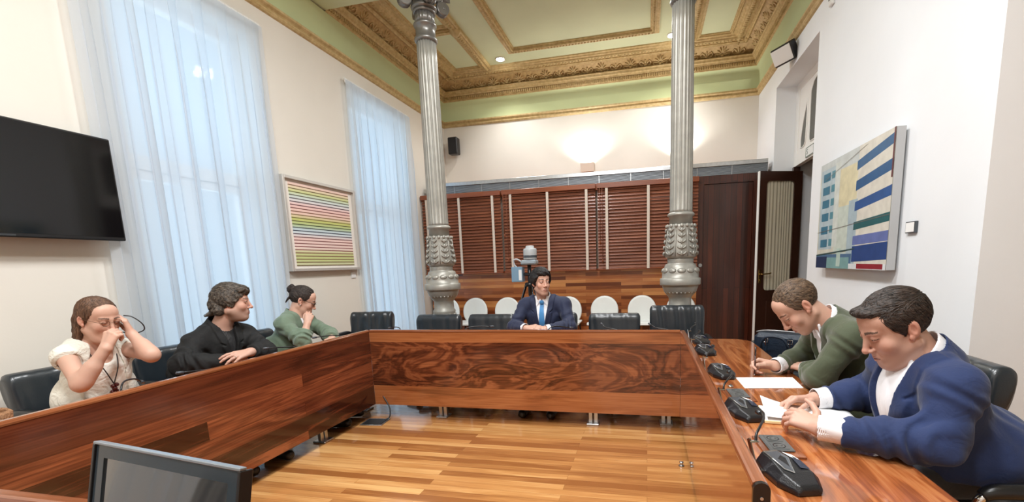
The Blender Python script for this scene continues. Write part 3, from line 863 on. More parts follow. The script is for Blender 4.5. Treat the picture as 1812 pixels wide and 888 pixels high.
s = thing('mounted_exit_sign', 'small white emergency exit sign with green lettering above the doorway', 'sign', (X0-.03, 6.06, 2.485))
b = MB(); b.box((-.012, -.14, 0), (0, .14, .12), bev=.003); b.build('panel', MAT['white_plastic'], s)
GR = plain('exit_green', srgb(40, 84, 60), .5)
fr_ = MB()
for (lo, hi) in (((-.0132, -.135, .004), (-.0122, .135, .012)), ((-.0132, -.135, .108), (-.0122, .135, .116)), ((-.0132, .127, .012), (-.0122, .135, .108)), ((-.0132, -.135, .012), (-.0122, -.127, .108))): fr_.box(lo, hi)
fr_.build('border', GR, s)
def lettering(name, body, size, mat, parent, M, extrude=.0006):
    c = bpy.data.curves.new(name, 'FONT'); c.body = body; c.size = size; c.extrude = extrude; c.align_x = 'CENTER'; c.align_y = 'CENTER'; c.materials.append(mat)
    o = bpy.data.objects.new(name+'_outline', c); COL.objects.link(o); bpy.context.view_layer.update()
    me = bpy.data.meshes.new_from_object(o.evaluated_get(bpy.context.evaluated_depsgraph_get()))
    bpy.data.objects.remove(o); bpy.data.curves.remove(c)
    o = bpy.data.objects.new(name, me); COL.objects.link(o); o.parent = parent; KIDS.setdefault(parent.name, []).append(o.name); o.matrix_local = M
    return o
RXm = Matrix(((0, 0, -1, -.0128), (-1, 0, 0, .085), (0, 1, 0, .06), (0, 0, 0, 1)))
lettering('letter', 'S', .09, GR, s, RXm)

# the open leaf, hinged on the far jamb and swung into the room
hx, hy, fx, fy = 1.985, 6.60, 1.41, 6.38
ang = math.atan2(hy-fy, hx-fx); LW = math.hypot(hx-fx, hy-fy)
t = thing('open_door_leaf', 'dark wooden door standing open with a gathered pale curtain behind its glass', 'door', (fx, fy, 0), ang)
zt = 2.40
b = MB()
b.box((.01, -.02, .01), (.11, .02, zt)); b.box((LW-.11, -.02, .01), (LW, .02, zt)); b.box((.11, -.02, .01), (LW-.11, .02, .86)); b.box((.11, -.02, zt-.12), (LW-.11, .02, zt))
def corner_fill(cx, cz, sx, sz, r=.05):
    poly = [(cx, cz)] + [(cx+sx*r*(1-math.sin(PI/2*k/6)), cz+sz*r*(1-math.cos(PI/2*k/6))) for k in range(7)]
    vs = [(x, -.02, z) for x, z in poly] + [(x, .02, z) for x, z in poly]; n = len(poly)
    b.add(vs, [tuple(range(n)), tuple(range(n, 2*n))[::-1]] + [(i, (i+1) % n, n+(i+1) % n, n+i) for i in range(n)])
for (cx, sx) in ((.11, 1), (LW-.11, -1)):
    for (cz, sz) in ((.86, 1), (zt-.12, -1)): corner_fill(cx, cz, sx, sz)
b.build('door_stiles', MAT['door_dark'], t)
b = MB(); b.box((.16, -.026, .2), (LW-.16, -.018, .72), bev=.008); b.build('lower_panel', MAT['door_dark'], t)
b = MB(); b.box((0, -.021, .01), (.0105, .021, zt), bev=.001); b.build('white_edge', MAT['white_lacquer'], t)
v, f = [], []
nx = 70
for j in (0, 1):
    for i in range(nx+1):
        u = i/nx
        v.append((.10+(LW-.20)*u, .006+.006*math.sin(u*62+1.5*math.sin(u*9)), .85 if j == 0 else zt-.11))
for i in range(nx): f.append((i, i+1, nx+2+i, nx+1+i))
put('net_curtain', v, f, plain('net_curtain_cream', srgb(214, 208, 186), .9), t)
b = MB(); b.box((.10, -.008, .85), (LW-.10, -.005, zt-.11))
b.build('pane', MAT['thin_glass'], t)
b = MB(); BR = plain('brass', srgb(190, 160, 96), .25, 1.0)
b.box((.035, -.026, .96), (.075, -.02, 1.14), bev=.004); b.tube([(.055, -.025, 1.08), (.055, -.06, 1.08), (.08, -.065, 1.08), (.17, -.06, 1.085), (.19, -.058, 1.095)], .009, 8, sub=3); b.cyl((.055, -.026, 1.0), (.055, -.034, 1.0), .012, n=12)
b.build('lever_handle', BR, t)

# ================================================================== lamps and boxes on the walls
t = thing('wall_lamp', 'pale square uplighter glowing on the end wall above the steel grille', 'lamp', (-.97, YB, 2.80), 0, None)
b = MB(); P0 = [(-.105, 0), (.105, 0), (.115, .135), (-.115, .135)]
b.add([(-.105, -.10, 0), (.105, -.10, 0), (.115, -.13, .135), (-.115, -.13, .135), (-.105, 0, 0), (.105, 0, 0), (.115, 0, .135), (-.115, 0, .135)], [(0, 1, 2, 3), (1, 5, 6, 2), (4, 0, 3, 7), (0, 4, 5, 1), (4, 7, 6, 5)])
b.build('shade', plain('lamp_shade_beige', srgb(226, 212, 196), .6), t)
em = bpy.data.materials.new('lamp_glow'); em.use_nodes = True; e_ = em.node_tree.nodes['Principled BSDF']; e_.inputs['Emission Color'].default_value = (1, .95, .85, 1); e_.inputs['Emission Strength'].default_value = 12; MAT['glow'] = em
b = MB(); b.cyl((-.09, -.06, .10), (.09, -.06, .10), .012, n=10); b.build('tube_bulb', em, t)
t2 = dup(t, (.50, YB, 2.80), label='square uplighter on the end wall hidden behind the fluted column by the door')

def spot_lamp(x, y, label):
    t = thing('ceiling_spotlight', label, 'lamp', (x, y, ZC), 0, 'small ceiling spotlights')
    b = MB(); b.lathe([(.062, -.014), (.07, -.018), (.076, -.006), (.076, 0)], 24); b.build('housing', MAT['white_lacquer'], t)
    b = MB(); b.lathe([(.001, -.034), (.03, -.031), (.05, -.022), (.060, -.014)], 20); b.build('bulb', MAT['glow_spot'], t)
em2 = em.copy(); em2.name = 'spot_glow'; em2.node_tree.nodes['Principled BSDF'].inputs['Emission Strength'].default_value = 60; MAT['glow_spot'] = em2
spot_lamp(-2.215, 7.02, 'small bright ceiling spotlight near the far window corner')
spot_lamp(.345, 7.02, 'small bright ceiling spotlight partly hidden behind the column by the door')

t = thing('mounted_loudspeaker', 'small black loudspeaker high on the end wall near the window corner', 'loudspeaker', (-3.30, YB-.02, 3.25))
b = MB(); b.box((-.085, -.17, 0), (.085, -.03, .28), bev=.012); b.build('cabinet', MAT['black_plastic'], t)
b = MB(); b.box((-.074, -.175, .012), (.074, -.168, .268), bev=.004); b.build('grille', plain('speaker_grille', srgb(20, 20, 22), .7, bumpy=.5, bscale=400), t)
b = MB(); b.box((-.03, -.035, .1), (.03, .02, .18)); b.build('bracket', MAT['black_plastic'], t)

t = thing('wall_mount_floodlight', 'black floodlight with white face angled out above the doorway', 'floodlight', (XR, 6.0, 3.60))
st = MB(); R = Matrix.Rotation(.55, 3, 'Z') @ Matrix.Rotation(-.5, 3, 'Y')
st.obox((-.10, 0, .03), (.10, .28, .20), 0, 0, .012, R); st.build('housing', MAT['black_plastic'], t)
st = MB(); c = Vector((-.10, 0, .03)) + R @ Vector((-.053, 0, 0)); st.obox(c, (.012, .26, .165), 0, 0, .003, R); st.build('face', MAT['white_lacquer'], t)
st = MB(); st.box((-.08, -.03, .02), (0, .03, .08)); st.build('bracket', MAT['black_plastic'], t)

t = thing('mounted_sensor', 'tiny black and white sensor high on the white wall', 'sensor', (XR, 4.89, 3.56))
b = MB(); b.box((-.03, -.04, 0), (0, .04, .11), bev=.008); b.build('cover', MAT['white_plastic'], t)
b = MB(); b.box((-.034, -.03, .05), (-.029, .03, .10), bev=.002); b.build('lens', MAT['black_plastic'], t)
# ================================================================== conference tables
RT, TT = .79, .68                    # top of the raised rail, table top
def rail_prof(t=.030, h=.020):       # rounded wooden cap, profile (offset, z)
    return [(-.002, RT-h), (-.004, RT-.012), (0, RT-.004), (.006, RT), (t-.004, RT), (t+.002, RT-.004), (t+.005, RT-.012), (t+.003, RT-h)]
def cap_bar(name, mat, parent, pth, ends=True, prof=None):
    b = MB(); pr = prof or rail_prof()
    b.sweep(pr + [pr[0]], pth, smooth=False)
    n = len(pr)+1
    b.f.append(tuple(range(n-1))); b.m.append(0); b.sm.append(False)
    L = len(b.v)-n; b.f.append(tuple(L+i for i in range(n-1))[::-1]); b.m.append(0); b.sm.append(False)
    return b.build(name, mat, parent)
def table_leg(parent, x, y, along='X'):
    """pair of flat aluminium posts on a foot plate"""
    b = MB()
    for s in (-1, 1):
        dx, dy = (s*.022, 0) if along == 'X' else (0, s*.022)
        b.box((x+dx-.015, y+dy-.015, .012), (x+dx+.015, y+dy+.015, TT-.035), bev=.002)
    w, d = (.05, .055) if along == 'X' else (.055, .05)
    b.box((x-w, y-d, 0), (x+w, y+d, .014), bev=.003)
    b.box((x-w, y-d, TT-.05), (x+w, y+d, TT-.036), bev=.003)
    return b.build('leg', MAT['steel'], parent)
def top_slab(name, poly, mat, parent):
    b = MB(); b.prism(poly, TT-.028, TT)
    o = b.build(name, mat, parent); m = o.modifiers.new('bevel', 'BEVEL'); m.width = .006; m.segments = 2; m.limit_method = 'ANGLE'
    return o
PX0, PX1, PY = -2.37, .245, 3.36     # inner faces of the left, right and far panels
# far table
t = thing('conference_table', 'far conference table with swirling burl front facing the room, joining the two side tables', 'table', (0, 0, 0), 0, 'tables of the ring')
b = MB(); b.box((PX0+.001, PY, .685), (PX1-.001, PY+.03, RT-.018)); b.build('upper_strip', MAT['walnut_strip'], t)
b = MB(); b.box((PX0+.001, PY, .295), (PX1-.001, PY+.03, .685)); b.build('burl_panel', MAT['walnut_burl'], t)
b = MB(); b.box((PX0+.001, PY, .12), (PX1-.001, PY+.03, .295)); b.build('lower_strip', MAT['walnut_strip'], t)
cap_bar('rail', MAT['rail_x'], t, [(PX1-.0055, PY+.030), (PX0+.0045, PY+.030)], prof=[(-a, z) for a, z in rail_prof()][::-1] if False else rail_prof())
top_slab('tabletop', [(PX0-.53, PY+.032), (PX1+.031, PY+.032), (PX1+.031, PY+.468), (PX0-.53, PY+.468)], MAT['top_y'], t)
for x in (-1.76, -.43): table_leg(t, x, PY+.09)
for x in (-2.6, .15): table_leg(t, x, PY+.17)
# left table
t = thing('conference_table', 'left conference table of dark banded boards running below the two windows', 'table', (0, 0, 0), 0, 'tables of the ring')
b = MB(); b.box((PX0-.03, .69, .60), (PX0, PY, RT-.018)); b.build('upper_board', MAT['walnut_y2'], t)
b = MB(); b.box((PX0-.03, .69, .12), (PX0, PY, .60)); b.build('banded_panel', MAT['walnut_y'], t)
cap_bar('rail', MAT['rail_y'], t, [(PX0, PY+.0), (PX0, .655)], prof=[(-a, z) for a, z in rail_prof()])
top_slab('tabletop', [(PX0-.032, .2), (PX0-.032, PY+.03), (PX0-.44, PY+.03), (PX0-.44, .2)], MAT['top_y'], t)
for y in (2.80, 1.30, .9): table_leg(t, PX0-.095, y, 'Y')
for y in (2.1, 1.1): table_leg(t, PX0-.20, y, 'Y')
# right table
t = thing('conference_table', 'right conference table with polished top where the two men read and write', 'table', (0, 0, 0), 0, 'tables of the ring')
b = MB(); b.box((PX1, 1.04, .12), (PX1+.03, PY-.001, RT-.018)); b.build('front_panel', wood('table_inner_panel', srgb(92, 42, 20), srgb(150, 76, 38), srgb(190, 112, 64), 'Y', .2, 2.2, 'Z', figure=.6, rough=.07, coat=1.0, seed=9.4, contrast=.25), t)
cap_bar('rail', MAT['rail_y'], t, [(PX1+.03, 1.045), (PX1+.03, PY-.001)])
b = MB()
poly = [(-.019, -.20), (.019, -.20)] + [(.019*math.cos(PI*k/8), -.01+.019*math.sin(PI*k/8)) for k in range(9)]
b.prism(poly, 0, .012, M=Matrix.Translation((PX1+.015, 1.043, RT-.006)) @ Matrix.Rotation(PI/2, 4, 'X'))
b.cyl((PX1+.015, 1.030, RT-.035), (PX1+.015, 1.0285, RT-.035), .004, n=10, mi=1)
b.build('end_cap', [plain('end_cap_black', srgb(26, 23, 22), .25), MAT['steel']], t)
R_ = .15; ex = .776
YE = 3.63
poly = [(PX1+.032, .70), (ex, .70)] + [(ex-R_+R_*math.cos(PI/2*k/10), YE-R_+R_*math.sin(PI/2*k/10)) for k in range(11)] + [(PX1+.034, YE)]
top_slab('tabletop', poly, MAT['top_y'], t)
for y in (2.78, 1.7): table_leg(t, PX1+.095, y, 'Y')
for y in (2.05, 1.0): table_leg(t, PX1+.40, y, 'Y')
# near table, where the photographer stands
t = thing('conference_table', 'near conference table carrying the silver monitor, only its rail end in view', 'table', (0, 0, 0), 0, 'tables of the ring')
NX = -.90
b = MB(); b.box((PX0+.001, .69, .12), (NX, .72, RT-.018)); b.build('front_panel', MAT['walnut_strip'], t)
cap_bar('rail', MAT['rail_x'], t, [(NX, .69), (PX0+.006, .69)], prof=[(-a, z) for a, z in rail_prof()])
top_slab('tabletop', [(PX0+.001, .18), (NX+.12, .18), (NX+.12, .688), (PX0+.001, .688)], MAT['top_y'], t)
for x in (-2.3, -1.1): table_leg(t, x, .6); table_leg(t, x, .3)

# ================================================================== black leather armchairs
def leather():
    m, nt, p = newmat('black_leather')
    p.inputs['Base Color'].default_value = srgb(33, 40, 46); p.inputs['Roughness'].default_value = .36; p.inputs['Coat Weight'].default_value = .4; p.inputs['Coat Roughness'].default_value = .2  # blue-grey base: reflected window light is put into the black leather's colour
    v = N(nt, 'ShaderNodeTexVoronoi', i_Scale=160.0); nt.links.new(coords(nt), v.inputs[0])
    n = N(nt, 'ShaderNodeTexNoise', i_Scale=14.0, i_Detail=4.0); nt.links.new(coords(nt, (1, 1, .35)), n.inputs[0])
    a = N(nt, 'ShaderNodeMath', operation='MULTIPLY_ADD'); a.inputs[1].default_value = .12; nt.links.new(v.outputs[0], a.inputs[0]); nt.links.new(n.outputs[0], a.inputs[2])
    bump(nt, p, a.outputs[0], .18, .012)
    return m
MAT['leather'] = leather()
def cushion(loop, xs, name, mat, parent, fold=0.0, seed=0, endr=.035):
    """loop: side view outline (y, z); swept over the half width xs with pillowed ends; fold = depth of the upright creases"""
    rnd = random.Random(seed); ph = [rnd.uniform(0, 6) for _ in range(4)]
    L = [Vector((0, y, z)) for y, z in loop]; L = spline(L, 5, True)
    c = sum(L, Vector())/len(L); n = len(L); K = 36
    v, f = [], []
    for i in range(K+1):
        u = -1+2*i/K; x = xs*u
        e = max(0, (abs(x)-(xs-endr))/endr); s = math.sqrt(max(0, 1-e*e))
        for p in L:
            d = (p-c); dl = d.length
            k = (dl-endr*(1-s))/max(dl, 1e-6) if e > 0 else 1
            q = c+d*max(k, .02)
            w = fold*(math.sin(x*48+ph[0]+2.2*math.sin(p.z*5+ph[1]+x*3))+.6*math.sin(x*83+ph[2]+3*math.sin(p.z*3.3)))*(1 if e == 0 else s)
            v.append((x, q.y+w, q.z+.25*w))
    for i in range(K):
        for j in range(n):
            j2 = (j+1) % n
            f.append((i*n+j, i*n+j2, (i+1)*n+j2, (i+1)*n+j))
    f.append(tuple(range(n))[::-1]); f.append(tuple(K*n+j for j in range(n)))
    return put(name, v, [q[::-1] for q in f], mat, parent)
def armchair(label, top=.82, fold=.0, loc=(0, 0, 0), rz=0, seed=0, arms=True):
    """faces +Y locally"""
    t = thing('leather_armchair', label, 'chair', loc, rz, 'black armchairs round the tables')
    cushion([(.25, .40), (.27, .44), (.25, .475), (.1, .485), (-.15, .475), (-.22, .46), (-.23, .41), (0, .39)], .245, 'seat', MAT['leather'], t, fold*.4, seed+3, .04)
    T = top
    cushion([(-.20, .43), (-.205, .56), (-.225, T-.10), (-.235, T-.03), (-.265, T), (-.315, T-.005), (-.335, T-.05), (-.325, T-.16), (-.295, .56), (-.27, .43), (-.235, .40)], .245, 'backrest', MAT['leather'], t, fold, seed, .03)
    b = MB(); b.box((-.18, -.2, .365), (.18, .2, .395), bev=.01); b.build('seat_pan', MAT['black_plastic'], t)
    b = MB(); b.lathe([(.03, .10), (.03, .24), (.02, .245), (.02, .37)], 16); b.build('column', MAT['chrome'], t)
    for k in range(5):
        a = 2*PI*k/5+.3; ca, sa = math.cos(a), math.sin(a)
        b = MB(); b.tube([(.02*ca, .02*sa, .125), (.16*ca, .16*sa, .105), (.25*ca, .25*sa, .075)], [.024, .02, .014], 8, sub=3)
        o = b.build('leg', MAT['black_plastic'], t)
        b = MB(); x, y = .25*ca, .25*sa
        for s in (-1, 1):
            b.cyl((x-sa*s*.006, y+ca*s*.006, .027), (x-sa*s*.022, y+ca*s*.022, .027), .026, n=16)
        b.cyl((x, y, .03), (x, y, .075), .008, n=8)
        b.build('caster', MAT['black_plastic'], o)
    if arms:
        for s in (-1, 1):
            b = MB()
            b.tube([(s*.20, .10, .38), (s*.255, .16, .40), (s*.262, .21, .48), (s*.262, .205, .565), (s*.262, .16, .595), (s*.262, .0, .60), (s*.262, -.18, .60), (s*.255, -.27, .59), (s*.23, -.285, .55)], .013, 10, sub=5)
            o = b.build('armrest', MAT['chrome'], t)
            b = MB(); b.tube([(s*.262, .195, .588), (s*.262, .15, .607), (s*.262, 0, .613), (s*.262, -.17, .612), (s*.258, -.235, .604)], [.016, .024, .025, .024, .016], 10, sub=5)
            b.build('arm_pad', MAT['black_plastic'], o)
    return t
def chair_at(src, x, y, rz, label):
    return dup(src, (x, y, 0), rz, label)
# far row: backs towards the booth, seats facing the room (rotated by pi)
cA = armchair('smooth black leather armchair at the far table in front of the column by the window', .815, .002, (-2.15, 3.98, 0), PI, 1)
cB = chair_at(cA, -1.56, 3.98, PI, 'smooth black leather armchair at the far table beside the seated man in the blue tie')
cC = chair_at(cA, -.31, 3.98, PI, 'smooth black leather armchair at the far table before the white chair nearest the door column')
cD = armchair('taller black leather armchair with creased back standing before the column by the door', .885, .006, (.275, 3.98, 0), PI+.02, 5)
cE = armchair('crease-backed black leather armchair in the far corner beside the striped picture', .835, .006, (-3.02, 4.14, 0), PI+.12, 9)
cF = chair_at(cA, -.93, 4.05, PI, 'black leather armchair occupied by the man in the blue tie')
# left row faces +X
L90 = -PI/2
cG = chair_at(cA, -3.07, 1.84, L90, 'black leather armchair behind the woman in white')
cH = chair_at(cA, -3.07, 2.43, L90, 'black leather armchair behind the bearded man in black')
cI = chair_at(cA, -3.07, 3.08, L90, 'black leather armchair behind the woman in the green blazer')
# right row faces -X
cK = armchair('large black leather armchair behind the man in the navy jacket', .865, .003, (1.17, 1.712, 0), PI/2-.03, 14)
cL_ = chair_at(cA, 1.19, 2.41, PI/2, 'black leather armchair under the man in the green suit')
cM = chair_at(cA, 1.09, 3.66, PI/2+.25, 'black armchair with chrome arms holding a dark blue handbag')
cN = chair_at(cA, -1.92, .10, .10, 'black leather armchair mirrored in the monitor screen')

# ================================================================== white visitor chairs along the booth
def visitor_chair(label, x):
    t = thing('visitor_chair', label, 'chair', (x, 6.30, 0), PI, 'white round-backed chairs in front of the booth')
    W = MAT['white_shell']
    b = MB()
    n = 36
    def outline(k, rx=.205, rz=.215, c=.60):
        a = 2*PI*k/n; ca, sa = math.cos(a), math.sin(a)
        p = 2.1
        return (rx*abs(ca)**(2/p)*(1 if ca > 0 else -1), c+rz*abs(sa)**(2/p)*(1 if sa > 0 else -1))
    v, f = [], []
    rings = [0, .5, .85, .97, 1.0]
    for sgn, th in ((1, .011), (-1, -.011)):
        for r in rings:
            for k in range(n):
                x_, z_ = outline(k); x_ *= r; z_ = .60+(z_-.60)*r
                y = -.20-.10*(z_-.42)-.35*(-x_*x_)*1.2
                v.append((x_, y + th*(1 if r < 1 else 0), z_))
    m = len(rings)
    for s in range(2):
        for j in range(m-1):
            for k in range(n):
                k2 = (k+1) % n; a = s*m*n+j*n
                q = (a+k, a+k2, a+n+k2, a+n+k); f.append(q if s else q[::-1])
    a0 = (m-1)*n; a1 = 2*m*n-n
    for k in range(n):
        k2 = (k+1) % n; f.append((a0+k, a1+k, a1+k2, a0+k2))
    put('backrest', v, f, W, t)
    cushion([(.21, .435), (.225, .45), (.20, .468), (0, .46), (-.17, .465), (-.19, .455), (-.17, .44), (0, .435)], .215, 'seat', W, t, 0, 1, .03)
    for s in (-1, 1):
        b = MB(); b.tube([(s*.19, .20, .0), (s*.185, .17, .25), (s*.17, .14, .432)], .011, 8, sub=3); b.build('leg', MAT['black_plastic'], t)
        b = MB(); b.tube([(s*.19, -.24, .0), (s*.185, -.20, .25), (s*.17, -.155, .432), (s*.16, -.19, .455), (s*.15, -.215, .50)], .011, 8, sub=3); b.build('leg', MAT['black_plastic'], t)
    b = MB(); b.box((-.18, -.205, .405), (.18, -.17, .435), bev=.006); b.build('rear_rail', MAT['black_plastic'], t)
    b = MB(); b.tube([(-.17, .14, .425), (.17, .14, .425)], .01, 8); b.build('front_rail', MAT['black_plastic'], t)
    return t
MAT['white_shell'] = plain('white_shell', srgb(228, 230, 226), .38)
v0 = visitor_chair('white round-backed chair half hidden by the column near the window', -3.12)
for x, lab in ((-2.65, 'white round-backed chair just clear of the column by the window'), (-2.12, 'white round-backed chair next to the tripod legs'),
               (-1.16, 'white round-backed chair mostly hidden by the man in the blue tie'), (-.617, 'white round-backed chair second from the column by the door'),
               (-.073, 'white round-backed chair next to the column by the door'), (.47, 'white round-backed chair hidden behind the column by the door')):
    dup(v0, (x, 6.30, 0), PI, lab)

# ================================================================== tripod camera
t = thing('tripod_camera', 'grey remote camera on a black tripod behind the man in the blue tie', 'camera', (-1.35, 5.0, 0))
b = MB(); b.lathe([(.06, 1.36), (.074, 1.365), (.078, 1.375), (.078, 1.475), (.072, 1.488), (.05, 1.495), (.048, 1.515), (.04, 1.522), (.005, 1.524)], 28, 0, Matrix.Translation((.025, 0, 0))); b.build('camera_head', plain('camera_grey', srgb(176, 180, 182), .35), t)
b = MB(); b.lathe([(.0785, 1.385), (.0795, 1.388), (.0795, 1.41), (.0785, 1.413)], 28, 0, Matrix.Translation((.025, 0, 0)), cap=False); b.build('lens_window', plain('lens_band_dark', srgb(70, 76, 82), .15), t)
b = MB(); b.box((-.075, -.075, 1.305), (.105, .075, 1.36), bev=.015); b.build('camera_base', plain('camera_base_grey', srgb(150, 160, 168), .4), t)
b = MB(); b.box((-.19, -.07, 1.11), (-.06, .05, 1.285), bev=.006); o = b.build('control_box', plain('control_box_blue', srgb(120, 152, 176), .4), t)
b = MB(); b.box((-.10, -.073, 1.13), (-.065, -.069, 1.25)); b.build('box_label', MAT['white_plastic'], o)
b = MB(); b.tube([(-.06, -.03, 1.33), (-.12, -.04, 1.37), (-.165, -.04, 1.36), (-.16, -.03, 1.31), (-.14, -.02, 1.283)], .009, 8, sub=5); b.build('cable', plain('cable_grey', srgb(190, 192, 194), .5), t)
b = MB(); b.cyl((.01, 0, .95), (.01, 0, 1.31), .022, n=14); b.box((-.055, -.03, 1.18), (.02, .03, 1.21), bev=.004); b.build('centre_post', MAT['black_plastic'], t)
b = MB(); b.lathe([(.05, 1.05), (.06, 1.06), (.06, 1.09), (.045, 1.10)], 16, 0, Matrix.Translation((.01, 0, 0))); b.build('crown', MAT['black_plastic'], t)
for k in range(3):
    a = PI*(.95+2*k/3); ca, sa = math.cos(a), math.sin(a)
    b = MB()
    for s in (-1, 1): b.cyl((.01+.05*ca-s*.018*sa, .05*sa+s*.018*ca, 1.07), (.01+.29*ca-s*.006*sa, .29*sa+s*.006*ca, .42), .009, n=8)
    b.cyl((.01+.26*ca, .26*sa, .50), (.01+.43*ca, .43*sa, .02), .010, n=8)
    o = b.build('leg', MAT['black_plastic'], t)
    b = MB(); b.ell((.01+.433*ca, .433*sa, .014), (.018, .018, .014)); b.build('rubber_foot', MAT['black_plastic'], o)

# ================================================================== conference microphones
MAT['mic_black'] = plain('microphone_black', srgb(30, 31, 34), .28, bumpy=.15, bscale=300)
MAT['mic_panel'] = plain('microphone_panel_grey', srgb(74, 78, 84), .3)
def microphone(label, x, y, rz, stem, simple=False, group='delegate microphones'):
    """low wedge-shaped unit; local +Y is the long axis away from the bracket; stem: local points of the gooseneck"""
    t = thing('conference_microphone', label, 'microphone', (x, y, TT+.001), rz, group)
    b = MB()
    def sec(y_, w, h0, h1, ch):
        return [(-w, y_, 0), (w, y_, 0), (w+.003, y_, h0), (w-ch, y_, h1), (-w+ch, y_, h1), (-w-.003, y_, h0)]
    S = [sec(-.092, .032, .012, .030, .012), sec(-.085, .044, .018, .045, .016), sec(-.02, .058, .020, .050, .022), (sec(.05, .058, .018, .040, .018)), sec(.098, .036, .014, .028, .010), sec(.106, .030, .010, .020, .008)]
    for s in S: b.v.extend(s)
    for i in range(len(S)-1):
        for j in range(6):
            j2 = (j+1) % 6; b.f.append((i*6+j, i*6+j2, i*6+6+j2, i*6+6+j)); b.m.append(0); b.sm.append(False)
    b.f.append((5, 4, 3, 2, 1, 0)); b.m.append(0); b.sm.append(False)
    e = (len(S)-1)*6; b.f.append(tuple(e+k for k in range(6))); b.m.append(0); b.sm.append(False)
    o = b.build('base', MAT['mic_black'], t); mo_ = o.modifiers.new('bevel', 'BEVEL'); mo_.width = .004; mo_.segments = 2
    if not simple:
        b = MB()
        P_ = [(.030, -.075, .0485), (.036, -.02, .0515), (.030, .035, .0440), (.012, .055, .0415), (-.014, -.02, .0525), (-.012, -.080, .0490)]
        b.add(P_ + [(x_*.86+.001, y_*.86, z_+.0008) for x_, y_, z_ in P_], [(6, 7, 8, 9, 10, 11)] + [(i, (i+1) % 6, 6+(i+1) % 6, 6+i) for i in range(6)])
        for i in range(6): b.m[-1-i] = 1
        b.build('speaker_panel', [MAT['mic_panel'], MAT['steel']], t)
        b = MB(); b.add([(-.018, -.06, .0505), (-.040, -.045, .0465), (-.042, -.012, .0465), (-.020, -.022, .0522)], [(3, 2, 1, 0)]); b.build('label_card', MAT['paper'], t)
        b = MB(); b.add([(-.021, -.018, .0528), (-.042, -.006, .0468), (-.040, .04, .0428), (-.016, .035, .0458)], [(3, 2, 1, 0)]); b.build('button_panel', plain('button_navy', srgb(32, 40, 60), .2), t)
        b = MB(); b.obox((.071, -.062, .050), (.006, .017, .090), 0, 0, .002, Matrix.Rotation(.55, 3, 'X')); b.obox((.060, -.040, .009), (.030, .017, .005), 0, 0, .002); b.obox((.060, -.076, .081), (.028, .012, .006), 0, 0, .002); b.build('bracket', MAT['chrome'], t)
    if simple: stem = [(x_, y_, z_+(.036 if i_ else 0)) for i_, (x_, y_, z_) in enumerate(stem)]
    b = MB(); b.tube(stem, .0042, 8, sub=6); o = b.build('gooseneck', MAT['black_plastic'], t)
    p0, p1 = Vector(stem[-2]), Vector(stem[-1]); d = (p1-p0).normalized()
    b = MB(); b.cyl(p1, p1+d*.03, .0075, .008, n=12); b.cyl(p1+d*.03, p1+d*.034, .008, .005, n=12); b.build('capsule', MAT['mic_panel'] if simple else MAT['steel_dark'], o)
    return t
gn = [(.052, -.078, .079), (.046, -.088, .098), (.022, -.112, .112), (-.010, -.150, .120), (-.024, -.180, .124), (-.026, -.195, .122)]
labs = ['nearest conference microphone beside the black end of the table rail', 'conference microphone between the two power socket plates and the notebook', 'conference microphone in front of the sheet the man in green writes on', 'conference microphone fourth along the right table rail', 'conference microphone at the far corner of the right table']
for (x, y, rz), lab in zip(((.392, 1.30, PI+.28), (.384, 1.845, PI+.24), (.392, 2.475, PI+.2), (.380, 3.06, PI+.2), (.392, 3.44, PI+.2)), labs):
    microphone(lab, x, y, rz, gn)
long_ = [(0, -.08, .045), (.0, -.085, .075), (.06, -.05, .088), (.15, .0, .087), (.22, .04, .082)]
llabs = [(1.50, 'microphone with curling stem in front of the woman in white'), (2.02, 'microphone whose thin stem points at the hand of the man in black'), (2.60, 'microphone between the man in black and the woman in the green blazer'), (3.08, 'dark microphone with low stem by the papers of the woman in the green blazer')]
stems = [[(0, -.08, .045), (.0, -.09, .075), (.05, -.06, .10), (.12, -.04, .095), (.17, -.02, .07)], [(0, -.08, .045), (.0, -.085, .055), (-.10, -.06, .066), (-.20, -.02, .078)], [(0, -.08, .045), (0, -.085, .06), (-.1, -.05, .085), (-.20, .0, .098)], [(0, -.08, .045), (0, -.085, .06), (-.10, -.03, .085), (-.20, .03, .09)]]
for (y, lab), st in zip(llabs, stems): microphone(lab, PX0-.13, y, PI/2+.2, st, True)
flabs = [(-2.10, 'microphone in front of the armchair by the window column'), (-1.50, 'microphone in front of the second far armchair'), (-.78, 'microphone by the hands of the man in the blue tie'), (-.22, 'microphone with long level stem before the empty far armchair'), (.17, 'microphone with long level stem before the tall creased armchair')]
fst = [[(0, -.08, .045), (0, -.09, .07), (-.05, -.06, .085), (-.13, -.03, .075)], [(0, -.08, .045), (0, -.09, .065), (.06, -.06, .088), (.20, -.02, .084)], [(0, -.08, .045), (0, -.09, .065), (.05, -.06, .09), (.16, -.02, .075)], [(0, -.08, .045), (0, -.085, .06), (-.10, -.05, .078), (-.13, 0, .094)], [(0, -.08, .045), (0, -.085, .06), (-.10, -.05, .076), (-.14, 0, .092)]]
for (x, lab), st in zip(flabs, fst): microphone(lab, x, PY+.15, 0.0, st, True)
t = microphone('microphone with a dark stem at the near table beside the monitor', -1.12, .575, 0, [(0, -.08, .045), (-.03, -.07, .05), (-.15, -.03, .065), (-.32, .03, .080), (-.50, .085, .092)], True)

